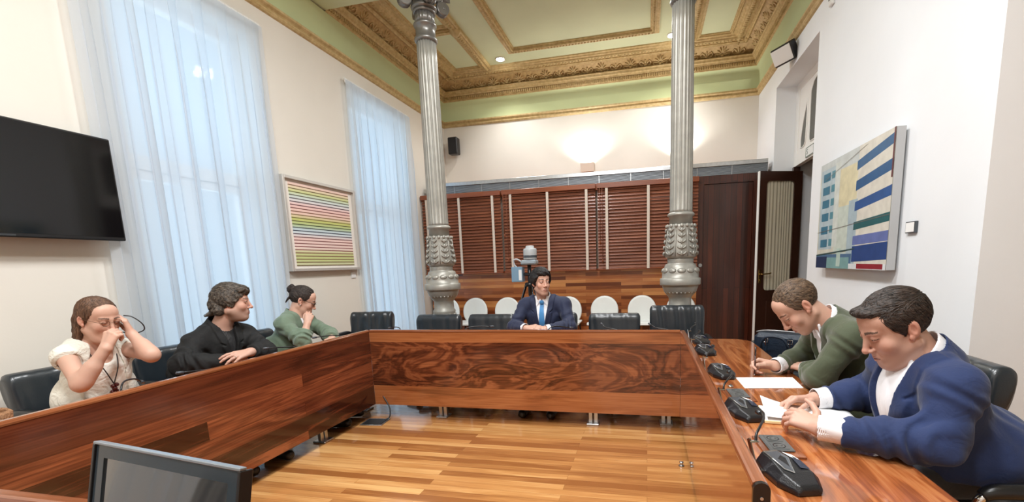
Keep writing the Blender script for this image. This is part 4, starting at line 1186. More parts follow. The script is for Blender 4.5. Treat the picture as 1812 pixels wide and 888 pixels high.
# ================================================================== sockets, papers and small things on the tables
MAT['socket_grey'] = plain('socket_plate_grey', srgb(92, 94, 94), .4)
def sockets(x, y, label):
    t = thing('socket_plate', label, 'power socket', (x, y, TT+.0005), .06, 'socket plates let into the right table')
    b = MB(); b.box((-.055, -.095, 0), (.062, .075, .006), bev=.001); b.build('wooden_hatch', MAT['rail_y'], t)
    b = MB(); b.box((-.035, -.06, .006), (.042, .07, .013), bev=.003); o = b.build('plate', MAT['socket_grey'], t)
    for k in (-.028, .034):
        b = MB(); b.box((-.022, k-.024, .0128), (.027, k+.024, .0148), bev=.001)
        b.lathe([(.020, .0145), (.0185, .016), (.0165, .0148), (.016, .0135)], 24, 1, Matrix.Translation((.002, k, 0)))
        b.cyl((-.006, k, .0125), (-.006, k, .0152), .003, n=8, mi=1); b.cyl((.010, k, .0125), (.010, k, .0152), .003, n=8, mi=1)
        b.build('socket', [MAT['socket_grey'], MAT['black_plastic']], o)
sockets(.420, 1.525, 'grey double power socket beside the nearest microphone')
sockets(.407, 2.10, 'grey double power socket behind the second microphone')
def sheet(name, pts, z, label, cat, th=.0012, mat=None, curl=0):
    b = MB(); b.prism(pts, 0, th)
    c = Vector((sum(p[0] for p in pts)/len(pts), sum(p[1] for p in pts)/len(pts)))
    b = MB(); b.prism([(p[0]-c.x, p[1]-c.y) for p in pts], 0, th)
    return tag(b.build(name, mat or MAT['paper'], None, (c.x, c.y, z)), label, cat)
sheet('paper_sheet', [(.464, 2.22), (.732, 2.250), (.742, 2.45), (.458, 2.42)], TT+.001, 'white sheet the man in the green suit is writing on', 'paper')
sheet('paper_sheet', [(-2.60, 3.06), (-2.44, 3.08), (-2.44, 3.34), (-2.62, 3.30)], TT+.001, 'white papers in front of the woman in the green blazer', 'paper', .006)
# open notebook of the man in the navy jacket
t = thing('open_notebook', 'open notebook with white pages under the hands of the man in the navy jacket', 'notebook', (.605, 1.80, TT+.001), -.09)
b = MB(); b.box((-.16, -.075, 0), (.16, .11, .012), bev=.002); b.build('page_block', plain('page_edge_cream', srgb(236, 220, 170), .8), t)
b = MB()
ny, nx = 6, 18
v, f = [], []
for j in range(ny+1):
    for i in range(nx+1):
        u = i/nx; x = -.155+.32*u
        z = .013+.045*max(0, (.42-u)/.42)**1.5*(.35+.65*j/ny)+.012*math.sin(PI*u)*.8
        v.append((x, -.072+.178*j/ny, z))
for j in range(ny):
    for i in range(nx):
        a = j*(nx+1)+i; f.append((a, a+1, a+nx+2, a+nx+1))
o = put('lifted_page', v, f, MAT['paper'], t); s = o.modifiers.new('solid', 'SOLIDIFY'); s.thickness = .0012
b = MB(); b.add([(-.158, -.073, .0125), (.158, -.073, .0125), (.158, .108, .0125), (-.158, .108, .0125)], [(0, 1, 2, 3)]); b.build('page', MAT['paper'], t)

# small dark jack plug on the table
t = thing('earphone_jack', 'small chrome jack lying between two microphones on the right table', 'jack', (.40, 2.235, TT+.001))
b = MB(); b.lathe([(.010, 0), (.014, .003), (.012, .008), (.005, .010)], 16); b.build('ring', MAT['chrome'], t)
b = MB(); b.cyl((0, 0, .009), (.004, .0, .014), .004, n=8); b.build('plug', MAT['steel_dark'], t)

# ================================================================== monitor on the near table
t = thing('desktop_monitor', 'silver framed monitor with dark reflecting screen on the near table', 'monitor', (-.838, .560, TT+.001), 0)
p0, p1 = Vector((-1.005, .593)), Vector((-.625, .541))
dv = (p1-p0); W2 = dv.length/2; mid = (p0+p1)/2
t.location = (mid.x, mid.y, TT+.001); t.rotation_euler = (0, 0, math.atan2(dv.y, dv.x))
TL = Matrix.Translation((0, 0, .32)) @ Matrix.Rotation(-.215, 4, 'X') @ Matrix.Translation((0, 0, -.32))
SF = plain('monitor_silver', srgb(150, 158, 166), .3, .7)
b = MB()
for (lo, hi) in (((-W2, -.012, .297), (W2, -.004, .322)), ((-W2, -.012, .05), (W2, -.004, .085)), ((-W2, -.012, .085), (-W2+.024, -.004, .297)), ((W2-.024, -.012, .085), (W2, -.004, .297))): b.box(lo, hi)
b.xf(TL)
b.build('inner_bezel', plain('monitor_bezel_dark', srgb(50, 60, 68), .12), t)
b = MB()
for (lo, hi) in (((-W2-.006, -.016, .320), (W2+.006, -.004, .325)), ): b.box(lo, hi, bev=.001)
b.xf(TL); b.build('silver_top', SF, t)
for (lo, hi) in (((-W2-.006, -.016, .042), (W2+.006, -.002, .052)), ((-W2-.007, -.016, .052), (-W2-.001, -.002, .320)), ((W2+.001, -.016, .052), (W2+.007, .006, .320))):
    b = MB(); b.box(lo, hi, bev=.001); b.xf(TL); b.build('edge_strip', MAT['black_plastic'], t)
b = MB(); b.box((-W2+.02, -.009, .08), (W2-.02, -.006, .30)); b.xf(TL)
m, nt, p = newmat('monitor_screen'); p.inputs['Base Color'].default_value = srgb(40, 44, 48); p.inputs['Metallic'].default_value = .0; p.inputs['Roughness'].default_value = .04; p.inputs['IOR'].default_value = 3.2
b.build('screen', m, t)
b = MB(); b.box((-W2+.01, -.005, .06), (W2-.01, .03, .26), bev=.010); b.xf(TL); b.build('rear_shell', MAT['black_plastic'], t)
b = MB(); b.box((-.03, .03, .01), (.03, .055, .2), bev=.004); b.build('stand_neck', MAT['black_plastic'], t)
b = MB(); b.box((-.11, -.06, 0), (.04, .10, .012), bev=.005); b.build('stand_foot', MAT['black_plastic'], t)

# ================================================================== bags, floor fittings
NAVY = plain('navy_bag_leather', srgb(24, 38, 54), .4, bumpy=.3, bscale=90)
t = thing('handbag', 'dark blue leather handbag with two buckled straps on the armchair by the door', 'bag', (1.0, 3.60, .492), -.55)
b = MB(); b.box((-.18, -.085, 0), (.18, .085, .24), bev=.03); o = b.build('body', NAVY, t); subsurf(o, 2)
b = MB(); b.tube([(-.185, 0, .235), (-.1, 0, .252), (.1, 0, .252), (.185, 0, .235)], .006, 8, sub=4); b.build('zip_piping', plain('bag_piping', srgb(150, 150, 152), .3, .6), t)
for s in (-1, 1):
    b = MB(); b.box((s*.085-.012, -.092, .04), (s*.085+.012, -.078, .22), bev=.004); o = b.build('strap', NAVY, t)
    b = MB(); b.tube([(s*.085-.016, -.094, .175), (s*.085+.016, -.094, .175), (s*.085+.016, -.094, .205), (s*.085-.016, -.094, .205)], .003, 6, closed=True); b.box((s*.085-.003, -.096, .15), (s*.085+.003, -.092, .2)); b.build('buckle', MAT['chrome'], o)
b = MB(); b.tube([(-.085, -.085, .21), (-.09, -.05, .30), (-.05, -.01, .345), (.05, -.01, .345), (.09, -.05, .30), (.085, -.085, .21)], .009, 8, sub=5)
b.xf(Matrix.Translation((0, -.03, .13)) @ Matrix.Rotation(.95, 4, 'X') @ Matrix.Translation((0, .0, -.16)))
b.build('handle', NAVY, t)
t = thing('wicker_bag', 'brown woven bag with a dark strap on the left table beside the woman in white', 'bag', (-2.66, 1.16, TT+.001), .4)
b = MB(); b.lathe([(.085, 0), (.10, .03), (.105, .09), (.095, .10), (.09, .09), (.085, .02)], 24); 
b.build('woven_body', plain('wicker_brown', srgb(150, 108, 74), .7, noise=.3, nscale=60, bumpy=.8, bscale=120), t)
b = MB(); b.tube([(-.09, 0, .085), (-.05, .01, .12), (.0, .02, .125), (.06, .0, .105), (.10, -.02, .06), (.13, -.03, .01)], .008, 8, sub=5); b.build('strap', plain('strap_dark', srgb(50, 32, 26), .5), t)

t = thing('floor_box', 'square cable box let into the floor under the corner of the far table', 'floor box', (-2.30, 3.23, .0005), .1)
b = MB(); b.box((-.10, -.08, 0), (.10, .08, .006), bev=.002); b.build('rim', MAT['steel'], t)
b = MB(); b.box((-.085, -.065, .006), (.085, .065, .009), bev=.002); b.build('lid', MAT['black_plastic'], t)
b = MB(); b.tube([(.07, .04, .009), (.10, .07, .03), (.09, .10, .10), (.02, .135, .20), (-.02, .16, .26)], .006, 8, sub=6); b.build('cable', plain('cable_black', srgb(30, 30, 32), .4), t)
t = thing('floor_stop', 'tiny metal stop on the floor below the right table panel', 'floor fitting', (.215, 2.77, .0005))
b = MB(); b.lathe([(.016, 0), (.018, .004), (.012, .008), (.010, .018), (.013, .022), (.013, .028), (.004, .030)], 14); b.build('stud', MAT['steel'], t)
# ================================================================== people: bodies, clothes and hair grown as smooth surfaces
def V3(*a): return np.array(a[0] if len(a) == 1 else a, float)
def unit(v): v = np.asarray(v, float); return v/np.linalg.norm(v)
def smin(a, b, k):
    h = np.clip(.5+.5*(b-a)/k, 0, 1)
    return b+(a-b)*h-k*h*(1-h)
def smax(a, b, k): return -smin(-a, -b, k)
def rc(P, a, b, ra, rb):
    a = V3(a); b = V3(b); ab = b-a
    t = np.clip(((P-a)@ab)/max(1e-9, ab@ab), 0, 1)
    return np.linalg.norm(P-a-t[:, None]*ab, axis=1)-(ra+(rb-ra)*t)
def elp(P, c, r, B=None):
    q = P-V3(c)
    if B is not None: q = q@np.asarray(B).T
    r = V3(r)
    k0 = np.linalg.norm(q/r, axis=1); k1 = np.linalg.norm(q/(r*r), axis=1)
    return k0*(k0-1)/np.maximum(k1, 1e-9)
def nets(f, lo, hi, h):
    """surface nets over the box lo..hi, evaluating only the blocks near the surface"""
    lo = V3(lo); hi = V3(hi); Bk = 8
    nb = np.maximum(1, np.ceil((hi-lo)/h/Bk)).astype(int); n = nb*Bk
    ci = np.stack(np.meshgrid(*[np.arange(k) for k in nb], indexing='ij'), -1).reshape(-1, 3)
    fc = f(lo+(ci*Bk+(Bk-1)/2)*h)
    D = np.repeat(np.repeat(np.repeat(np.where(fc < 0, -1.0, 1.0).reshape(nb), Bk, 0), Bk, 1), Bk, 2).astype(np.float32)
    act = ci[np.abs(fc) < Bk*h*1.0+.012]
    loc = np.stack(np.meshgrid(*[np.arange(Bk)]*3, indexing='ij'), -1).reshape(-1, 3)
    for s in range(0, len(act), 400):
        a = act[s:s+400]
        g = (a[:, None, :]*Bk+loc[None]).reshape(-1, 3)
        D[g[:, 0], g[:, 1], g[:, 2]] = f(lo+g*h)
    S = D < 0
    cnt = np.zeros(n-1, np.int8)
    for i in (0, 1):
        for j in (0, 1):
            for k in (0, 1): cnt += S[i:n[0]-1+i, j:n[1]-1+j, k:n[2]-1+k]
    cells = np.argwhere((cnt > 0) & (cnt < 8))
    vid = -np.ones(n-1, np.int32); vid[cells[:, 0], cells[:, 1], cells[:, 2]] = np.arange(len(cells))
    acc = np.zeros((len(cells), 3)); num = np.zeros(len(cells))
    C8 = [(i, j, k) for i in (0, 1) for j in (0, 1) for k in (0, 1)]
    for a in C8:
        for ax in range(3):
            if a[ax]: continue
            b = list(a); b[ax] = 1
            da = D[cells[:, 0]+a[0], cells[:, 1]+a[1], cells[:, 2]+a[2]]; db = D[cells[:, 0]+b[0], cells[:, 1]+b[1], cells[:, 2]+b[2]]
            m = (da < 0) != (db < 0)
            t = np.where(m, da/np.where(m, da-db, 1), 0)
            p = np.tile(np.array(a, float), (len(cells), 1)); p[:, ax] += t
            acc += p*m[:, None]; num += m
    Vv = lo+(cells+acc/np.maximum(num, 1)[:, None])*h
    F = []
    for ax in range(3):
        u, v = (ax+1) % 3, (ax+2) % 3
        sl0 = [slice(None)]*3; sl1 = [slice(None)]*3
        sl0[ax] = slice(0, n[ax]-1); sl1[ax] = slice(1, n[ax])
        A = S[tuple(sl0)]; B = S[tuple(sl1)]
        e = np.argwhere(A != B)
        e = e[(e[:, u] > 0) & (e[:, v] > 0) & (e[:, u] < n[u]-1) & (e[:, v] < n[v]-1)]
        q = []
        for (du, dv) in ((1, 1), (0, 1), (0, 0), (1, 0)):
            c = e.copy(); c[:, u] -= du; c[:, v] -= dv
            q.append(vid[c[:, 0], c[:, 1], c[:, 2]])
        q = np.stack(q, 1)
        inside = S[e[:, 0], e[:, 1], e[:, 2]]
        q[~inside] = q[~inside][:, ::-1]
        F.append(q[(q >= 0).all(1)])
    return Vv, np.concatenate(F)

def grow(name, f, regions, mat, parent, base, colf=None, clip=None):
    """regions: list of (lo, hi, cell); a finer region replaces the coarser mesh inside its own box"""
    VV, FF, off = [], [], 0
    for i, (lo, hi, h) in enumerate(regions):
        v, q = nets(f, lo, hi, h)
        if len(v) == 0: continue
        c = v[q].mean(1); keep = np.ones(len(q), bool)
        for (l2, h2, hh) in regions[:i]:
            l2, h2 = V3(l2), V3(h2); keep &= ~((c > l2+hh*2.5) & (c < h2-hh*2.5)).all(1)
        q = q[keep]
        used = np.unique(q); mp = -np.ones(len(v), int); mp[used] = np.arange(len(used))
        VV.append(v[used]); FF.append(mp[q]+off); off += len(used)
    v = np.concatenate(VV); q = np.concatenate(FF)
    cols = colf(v) if colf else None
    me = bpy.data.meshes.new(name)
    vv = v-V3(base)
    me.vertices.add(len(vv)); me.vertices.foreach_set('co', vv.astype(np.float32).ravel())
    me.loops.add(q.size); me.loops.foreach_set('vertex_index', q.astype(np.int32).ravel())
    me.polygons.add(len(q)); me.polygons.foreach_set('loop_start', np.arange(0, q.size, 4, dtype=np.int32)); me.polygons.foreach_set('loop_total', np.full(len(q), 4, np.int32))
    me.update(calc_edges=True); me.validate()
    me.polygons.foreach_set('use_smooth', [True]*len(me.polygons))
    if cols is not None and len(me.vertices) == len(cols):
        ca = me.color_attributes.new('Col', 'FLOAT_COLOR', 'POINT'); c4 = np.ones((len(cols), 4), np.float32); c4[:, :3] = cols
        ca.data.foreach_set('color', c4.ravel())
    me.materials.append(mat)
    o = bpy.data.objects.new(name, me); COL.objects.link(o)
    if parent is not None:
        o.parent = parent; KIDS.setdefault(parent.name, []).append(o.name)
    return o

# -------------------------------------------------- head (local: x to the person's right, y forward, z up, origin between the ears)
def head_field(q, o):
    fw = o.get('width', 1.0); fat = o.get('fat', 0.0)
    X = np.abs(q[:, 0]); Q = q.copy(); Q[:, 0] = X
    d = elp(q, (0, -.015, .038), (.0735, .094, .083))
    d = smin(d, elp(q, (0, .030, -.034), (.059*fw+fat*.4, .060, .083)), .03)
    d = smin(d, elp(q, (0, .050, .055), (.056, .036, .045)), .025)
    d = smin(d, rc(Q, (.050*fw+fat*.5, -.012, -.055), (.016, .060, -.099-fat*.3), .020+fat, .017+fat*.5), .03)
    d = smin(d, elp(q, (0, .068, -.101), (.021, .018, .015)), .02)
    if fat: d = smin(d, elp(q, (0, .025, -.105), (.045, .05, .022+fat*.5)), .03)
    d = smin(d, elp(Q, (.037*fw, .060, -.026), (.022, .018, .020)), .024)
    d = smin(d, rc(Q, (0, .0835, .026), (.036, .0755, .025), .0095, .0095), .016)
    d = smax(d, -elp(Q, (.0305, .0985, .009), (.017, .0125, .0095)), .011)
    ns = o.get('nose', 1.0)
    d = smin(d, rc(q, (0, .087, .020), (0, .1055+.006*(ns-1)*10*.3, -.027), .0068, .0088*ns), .012)
    d = smin(d, elp(q, (0, .1085+.004*(ns-1)*10*.3, -.0315), (.0100*ns, .0108, .0092*ns)), .007)
    d = smin(d, elp(Q, (.0118*ns, .0975, -.0350), (.0070, .0105, .0068)), .006)
    d = smax(d, -elp(Q, (.0060, .1020, -.0420), (.0034, .0055, .004)), .003)
    # lids
    op = o.get('open', .0030)
    lid = elp(Q, (.0305, .0775, .0085), (.0140, .0138, .0138))
    slit = elp(Q, (.0305, .0945, .0065), (.0125, .0150, max(op, .0004)))
    lid = smax(lid, -slit, .0012)
    d = smin(d, lid, .0045)
    # mouth
    d = smin(d, elp(q, (0, .074, -.066), (.028, .020, .019)), .02)
    mz = -.0670
    d = smin(d, rc(Q, (.0, .0935, mz+.0048), (.0215, .0850, mz+.0005), .0055, .0030), .005)
    d = smin(d, rc(Q, (.0, .0925, mz-.0058), (.0190, .0850, mz-.002), .0062, .0032), .005)
    d = smax(d, -elp(q, (0, .1000, mz-.0006), (.0235, .0125, .0013)), .0025)
    d = smax(d, -elp(q, (0, .1010, mz+.0145), (.0035, .006, .007)), .005)
    # ears
    e = elp(Q, (.0765, -.014, .001), (.0085, .0170, .0300), [[.95, .30, 0], [-.30, .95, 0.15], [0, -.15, .99]])
    e = smax(e, -elp(Q, (.0855, -.0095, .003), (.0065, .0092, .0185)), .0025)
    e = smin(e, elp(Q, (.0750, .0, -.024), (.006, .008, .010)), .006)
    d = smin(d, e, .006)
    return d
def head_colour(q, o, skin):
    skin = V3(skin); n = len(q); c = np.tile(skin, (n, 1))
    X = np.abs(q[:, 0]); x, y, z = q[:, 0], q[:, 1], q[:, 2]
    def mix(col, w):
        w = np.clip(w, 0, 1)[:, None]; c[:] = c*(1-w)+V3(col)*w
    g = lambda cx, cy, cz, r: np.exp(-(((X-cx)/r)**2+((y-cy)/r)**2+((z-cz)/r)**2))
    mix(skin*V3(1.0, .78, .74), .55*g(.045, .075, -.03, .026)); mix(skin*V3(1.0, .72, .68), .6*g(0, .112, -.028, .018)); mix(skin*V3(1.0, .70, .66), .55*(X > .066)*(y < .01)*(np.abs(z) < .04))
    if o.get('stubble', 0): mix(V3(o['beard'] if 'beard' in o else (.12, .09, .08)), o['stubble']*((z < -.035) & (y > -.02))*np.clip((-.030-z)/.03, 0, 1)*(1-np.exp(-((X/.022)**2+((z+.067)/.010)**2))))
    lipw = ((X < .023) & (y > .079) & (np.abs(z+.0670) < .0105*(1-(X/.026)**2)))
    mix(V3(o.get('lip', (.42, .16, .13))), lipw*.75)
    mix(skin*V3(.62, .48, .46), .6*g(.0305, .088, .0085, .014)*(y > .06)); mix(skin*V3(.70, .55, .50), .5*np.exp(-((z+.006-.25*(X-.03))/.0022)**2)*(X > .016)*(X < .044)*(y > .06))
    mix(V3(.10, .04, .035), ((X < .0225) & (y > .078) & (np.abs(z+.0676) < .0014))*.8)
    bz = .0285+.004*np.sin(np.clip((X-.012)/.036, 0, 1)*2.6)
    brow = (X > .011) & (X < .050) & (y > .052) & (np.abs(z-bz) < .0042*(1.15-.5*(X-.011)/.039))
    mix(V3(o.get('brow', (.05, .03, .02))), brow*.85)
    lash = (np.abs(np.hypot((X-.0305)/1.0, 0)) < .0145) & (y > .07) & (np.abs(z-(.0066+o.get('open', .003)*np.sqrt(np.clip(1-((X-.0305)/.013)**2, 0, 1)))) < .0016)
    mix(V3(.035, .022, .018), lash*.9)
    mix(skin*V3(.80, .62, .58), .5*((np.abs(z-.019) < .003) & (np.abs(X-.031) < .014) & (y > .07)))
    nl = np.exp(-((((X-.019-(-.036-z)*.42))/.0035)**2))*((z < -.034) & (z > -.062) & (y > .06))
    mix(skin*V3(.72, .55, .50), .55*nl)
    return c
def hair_field(q, o):
    st = o['style']; X = np.abs(q[:, 0]); x, y, z = q[:, 0], q[:, 1], q[:, 2]
    Q = q.copy(); Q[:, 0] = X
    th = o.get('thick', .008); A_ = o.get('amp', .45)
    base = elp(q, (0, -.017, .041), (.0735+th, .0945+th, .084+th*1.2))
    strand = A_*(.0011*np.sin(x*310+14*np.sin(y*22)+8*np.sin(z*30)) + .0011*np.sin(170*(z+.6*X)+9*np.sin(y*25)) + .0016*np.sin(x*95+y*70*np.sign(x+.02)+5*np.sin(z*35)))
    if st == 'bald':
        yl = np.interp(z, [-.05, .0, .03, .055, .085, .14], [-.02, .022, .036, .050, .058, .058]) - .010*np.clip(1-((X-.045)/.018)**2, 0, 1)*(z > .03)
        zl = np.interp(y, [-.12, -.05, -.028, -.005, .008, .03, .05], [-.058, -.052, -.035, .024, -.012, .008, .03])
    elif st == 'long':
        yl = np.interp(z, [-.16, -.05, .0, .04, .075, .10, .14], [.0, .0, .012, .040, .066, .085, .10])
        zl = np.interp(y, [-.12, -.03, .0, .03, .05], [-.15, -.15, -.03, .03, .045])
    elif st == 'bun':
        yl = np.interp(z, [-.06, .0, .03, .06, .08, .14], [.0, .012, .038, .064, .078, .09])
        zl = np.interp(y, [-.12, -.04, -.022, .0, .012, .03, .05], [-.045, -.040, -.02, .022, .002, .022, .04])
    elif st == 'shaggy':
        yl = np.interp(z, [-.06, .0, .03, .05, .07, .14], [.0, .026, .052, .078, .10, .12])
        zl = np.interp(y, [-.13, -.05, -.025, .0, .015, .035, .06], [-.085, -.08, -.05, -.010, -.03, .012, .036])
    else:
        yl = np.interp(z, [-.06, .0, .03, .062, .075, .14], [-.02, .022, .044, .070, .10, .12])
        zl = np.interp(y, [-.12, -.05, -.028, -.005, .010, .035, .06], [-.062, -.055, -.035, .024, -.018, .020, .045])
    wob = .003*np.sin(x*140+3)+.003*np.sin(z*150+y*60)
    d = smax(base+strand, y-yl+wob, .006); d = smax(d, zl-z+wob, .008)
    if st == 'short' or st == 'parted':
        # swept fringe
        a = elp(q, (.004, .056, .090), (.056, .036, .017), [[1, 0, 0], [0, .93, .36], [0, -.36, .93]]) if st == 'short' else elp(q, (0, .060, .092), (.054, .034, .020))
        a = a+strand*1.3
        d = smin(d, smax(a, .068-z+.25*x*(1 if st == 'short' else -1), .006), .012)
    if st == 'fringe':
        a = elp(q, (.0, .064, .088), (.062, .036, .030))+strand*2
        d = smin(d, smax(a, .050-z+.35*x+.004*np.sin(x*130), .004), .012)
    if st == 'shaggy':
        for (c, r) in (((0, .062, .082), (.064, .038, .034)), ((.06, -.02, .02), (.030, .055, .055)), ((0, -.10, -.02), (.062, .032, .055)), ((.055, -.07, -.05), (.026, .036, .034))):
            Qc = Q if c[0] else q
            d = smin(d, smax(elp(Qc, c, r)+strand*2.4+.0022*np.sin(z*20+y*75+x*60), .046-z if c[1] > .05 else zl-z-.01, .005), .014)
        d = smin(d, rc(q, (.03, -.115, -.07), (.05, -.145, -.085), .014, .004), .01)
    if st == 'long':
        for s in (-1, 1):
            c = smin(rc(q, (s*.064, -.03, .02), (s*.070, -.040, -.13), .018, .016), rc(q, (s*.045, -.070, .0), (s*.046, -.068, -.150), .028, .020), .02)
            c = smax(c+strand*2.4+.002*np.sin(z*22), -(elp(q, (s*.088, -.006, .002), (.020, .024, .036))), .004)
            d = smin(d, c, .012)
        d = smin(d, rc(q, (0, -.085, .0), (0, -.085, -.12), .04, .03)+strand*2, .015)
    if st == 'bun':
        b = elp(q, (0, -.118, .070), (.030, .030, .036))+strand*1.5+.003*np.sin(80*(y+z))
        d = smin(d, b, .008)
        for k in range(5): d = smin(d, rc(q, (-.03+.015*k, -.095, .03), (-.035+.018*k, -.118, -.045-.012*(k % 2)), .007, .003)+.001*np.sin(z*120), .006)
    return d

# -------------------------------------------------- hands
PH = [(.040, .025, .020), (.045, .029, .021), (.042, .027, .021), (.033, .020, .018)]
def make_hand(W, d, n, ts, curl, sc=1.0, spread=.06, thumb=(.62, .70, -.30), thumb2=(.85, .25, -.45)):
    """W wrist, d wrist to knuckles, n back of the hand, ts which side the thumb is on (+1: d x n); curl: per finger (knuckle, middle) bends"""
    W = V3(W); d = unit(d); n = V3(n); n = unit(n-d*(n@d)); s = np.cross(d, n)*ts
    palm, fingers, tips = [], [], []
    for i in range(4):
        la = (.029, .010, -.009, -.026)[i]; fo = (.086, .091, .087, .078)[i]
        K = W+d*fo*sc+s*la*sc-n*.002*abs(i-1.2)*sc
        palm.append((W+s*la*.42*sc+d*.004, K, .0165*sc, .0118*sc))
        a1, a2 = curl[i]; sp = spread*(1.2-i)
        e = unit(d*math.cos(sp)+s*math.sin(sp))
        seg_, p = [], K
        ang = 0
        for j, (L, da) in enumerate(zip(PH[i], (a1, a2, a2*.65))):
            ang += da
            dr = e*math.cos(ang)-n*math.sin(ang)
            p2 = p+dr*L*sc; r0 = (.0098, .0088, .0078)[j]*sc*(1 if i < 3 else .88); r1 = (.0088, .0078, .0062)[j]*sc*(1 if i < 3 else .88)
            seg_.append((p, p2, r0, r1)); p = p2
        fingers.append(seg_); tips.append(p)
    b = W+d*.020*sc+s*.016*sc-n*.006*sc
    t1 = d*thumb[0]+s*thumb[1]+n*thumb[2]; t1 = unit(t1); t2 = unit(d*thumb2[0]+s*thumb2[1]+n*thumb2[2])
    p1 = b+t1*.042*sc; p2 = p1+unit(t1+t2)*.033*sc; p3 = p2+t2*.026*sc
    fingers.append([(b, p1, .0150*sc, .0118*sc), (p1, p2, .0112*sc, .0098*sc), (p2, p3, .0096*sc, .0074*sc)])
    tips.append(p3)
    def f(P):
        r = None
        for a, b_, ra, rb in palm:
            q = rc(P, a, b_, ra, rb); r = q if r is None else smin(r, q, .012)
        for sg in fingers:
            g = None
            for a, b_, ra, rb in sg:
                q = rc(P, a, b_, ra, rb); g = q if g is None else smin(g, q, .004)
            r = smin(r, g, .007)
        return r
    pts = np.array([x for sg in fingers for s_ in sg for x in s_[:2]]+[W])
    return f, pts.min(0)-.022, pts.max(0)+.022, dict(tips=tips, fingers=fingers, n=n, d=d, s=s)

# -------------------------------------------------- materials for people
def skin_mat():
    m, nt, p = newmat('skin')
    a = N(nt, 'ShaderNodeVertexColor', layer_name='Col'); nt.links.new(a.outputs[0], p.inputs['Base Color'])
    p.inputs['Roughness'].default_value = .48; p.inputs['Subsurface Weight'].default_value = .12; p.inputs['Subsurface Radius'].default_value = (.012, .005, .003); p.inputs['Specular IOR Level'].default_value = .4
    n = N(nt, 'ShaderNodeTexNoise', i_Scale=260.0, i_Detail=3.0); nt.links.new(coords(nt), n.inputs[0]); bump(nt, p, n.outputs[0], .10, .002)
    return m
MAT['skin'] = skin_mat()
def hair_mat(name, c1, c2, sc=(60, 60, 60)):
    m, nt, p = newmat(name)
    n = N(nt, 'ShaderNodeTexNoise', i_Scale=1.0, i_Detail=5.0, i_Distortion=.6); nt.links.new(coords(nt, sc), n.inputs[0])
    nt.links.new(ramp(nt, [(.32, c1), (.68, c2)], n.outputs[0]), p.inputs['Base Color']); p.inputs['Roughness'].default_value = .55
    bump(nt, p, n.outputs[0], .8, .006)
    return m
def cloth(name, col, rough=.8, noise=.07, weave=700, b=.2, sheen=.25):
    m, nt, p = newmat(name)
    n = N(nt, 'ShaderNodeTexNoise', i_Scale=9.0, i_Detail=6.0); nt.links.new(coords(nt), n.inputs[0]); c = Vector(col[:3])
    nt.links.new(ramp(nt, [(.3, (*(c*(1-noise)), 1)), (.7, (*(c*(1+noise)), 1))], n.outputs[0]), p.inputs['Base Color'])
    p.inputs['Roughness'].default_value = rough; p.inputs['Sheen Weight'].default_value = sheen
    n2 = N(nt, 'ShaderNodeTexNoise', i_Scale=float(weave), i_Detail=2.0); nt.links.new(coords(nt), n2.inputs[0])
    n3 = N(nt, 'ShaderNodeTexNoise', i_Scale=16.0, i_Detail=3.0, i_Distortion=1.2); nt.links.new(coords(nt), n3.inputs[0])
    a = N(nt, 'ShaderNodeMath', operation='MULTIPLY_ADD'); a.inputs[1].default_value = .06; nt.links.new(n2.outputs[0], a.inputs[0]); nt.links.new(n3.outputs[0], a.inputs[2])
    bump(nt, p, a.outputs[0], b, .02)
    return m
MAT['eye_white'] = plain('eye_white', srgb(226, 222, 216), .2)
MAT['iris'] = plain('iris_brown', srgb(40, 26, 18), .15)
MAT['trouser'] = cloth('dark_trousers', srgb(32, 33, 40)); MAT['shoe'] = plain('black_shoes', srgb(18, 18, 18), .3)

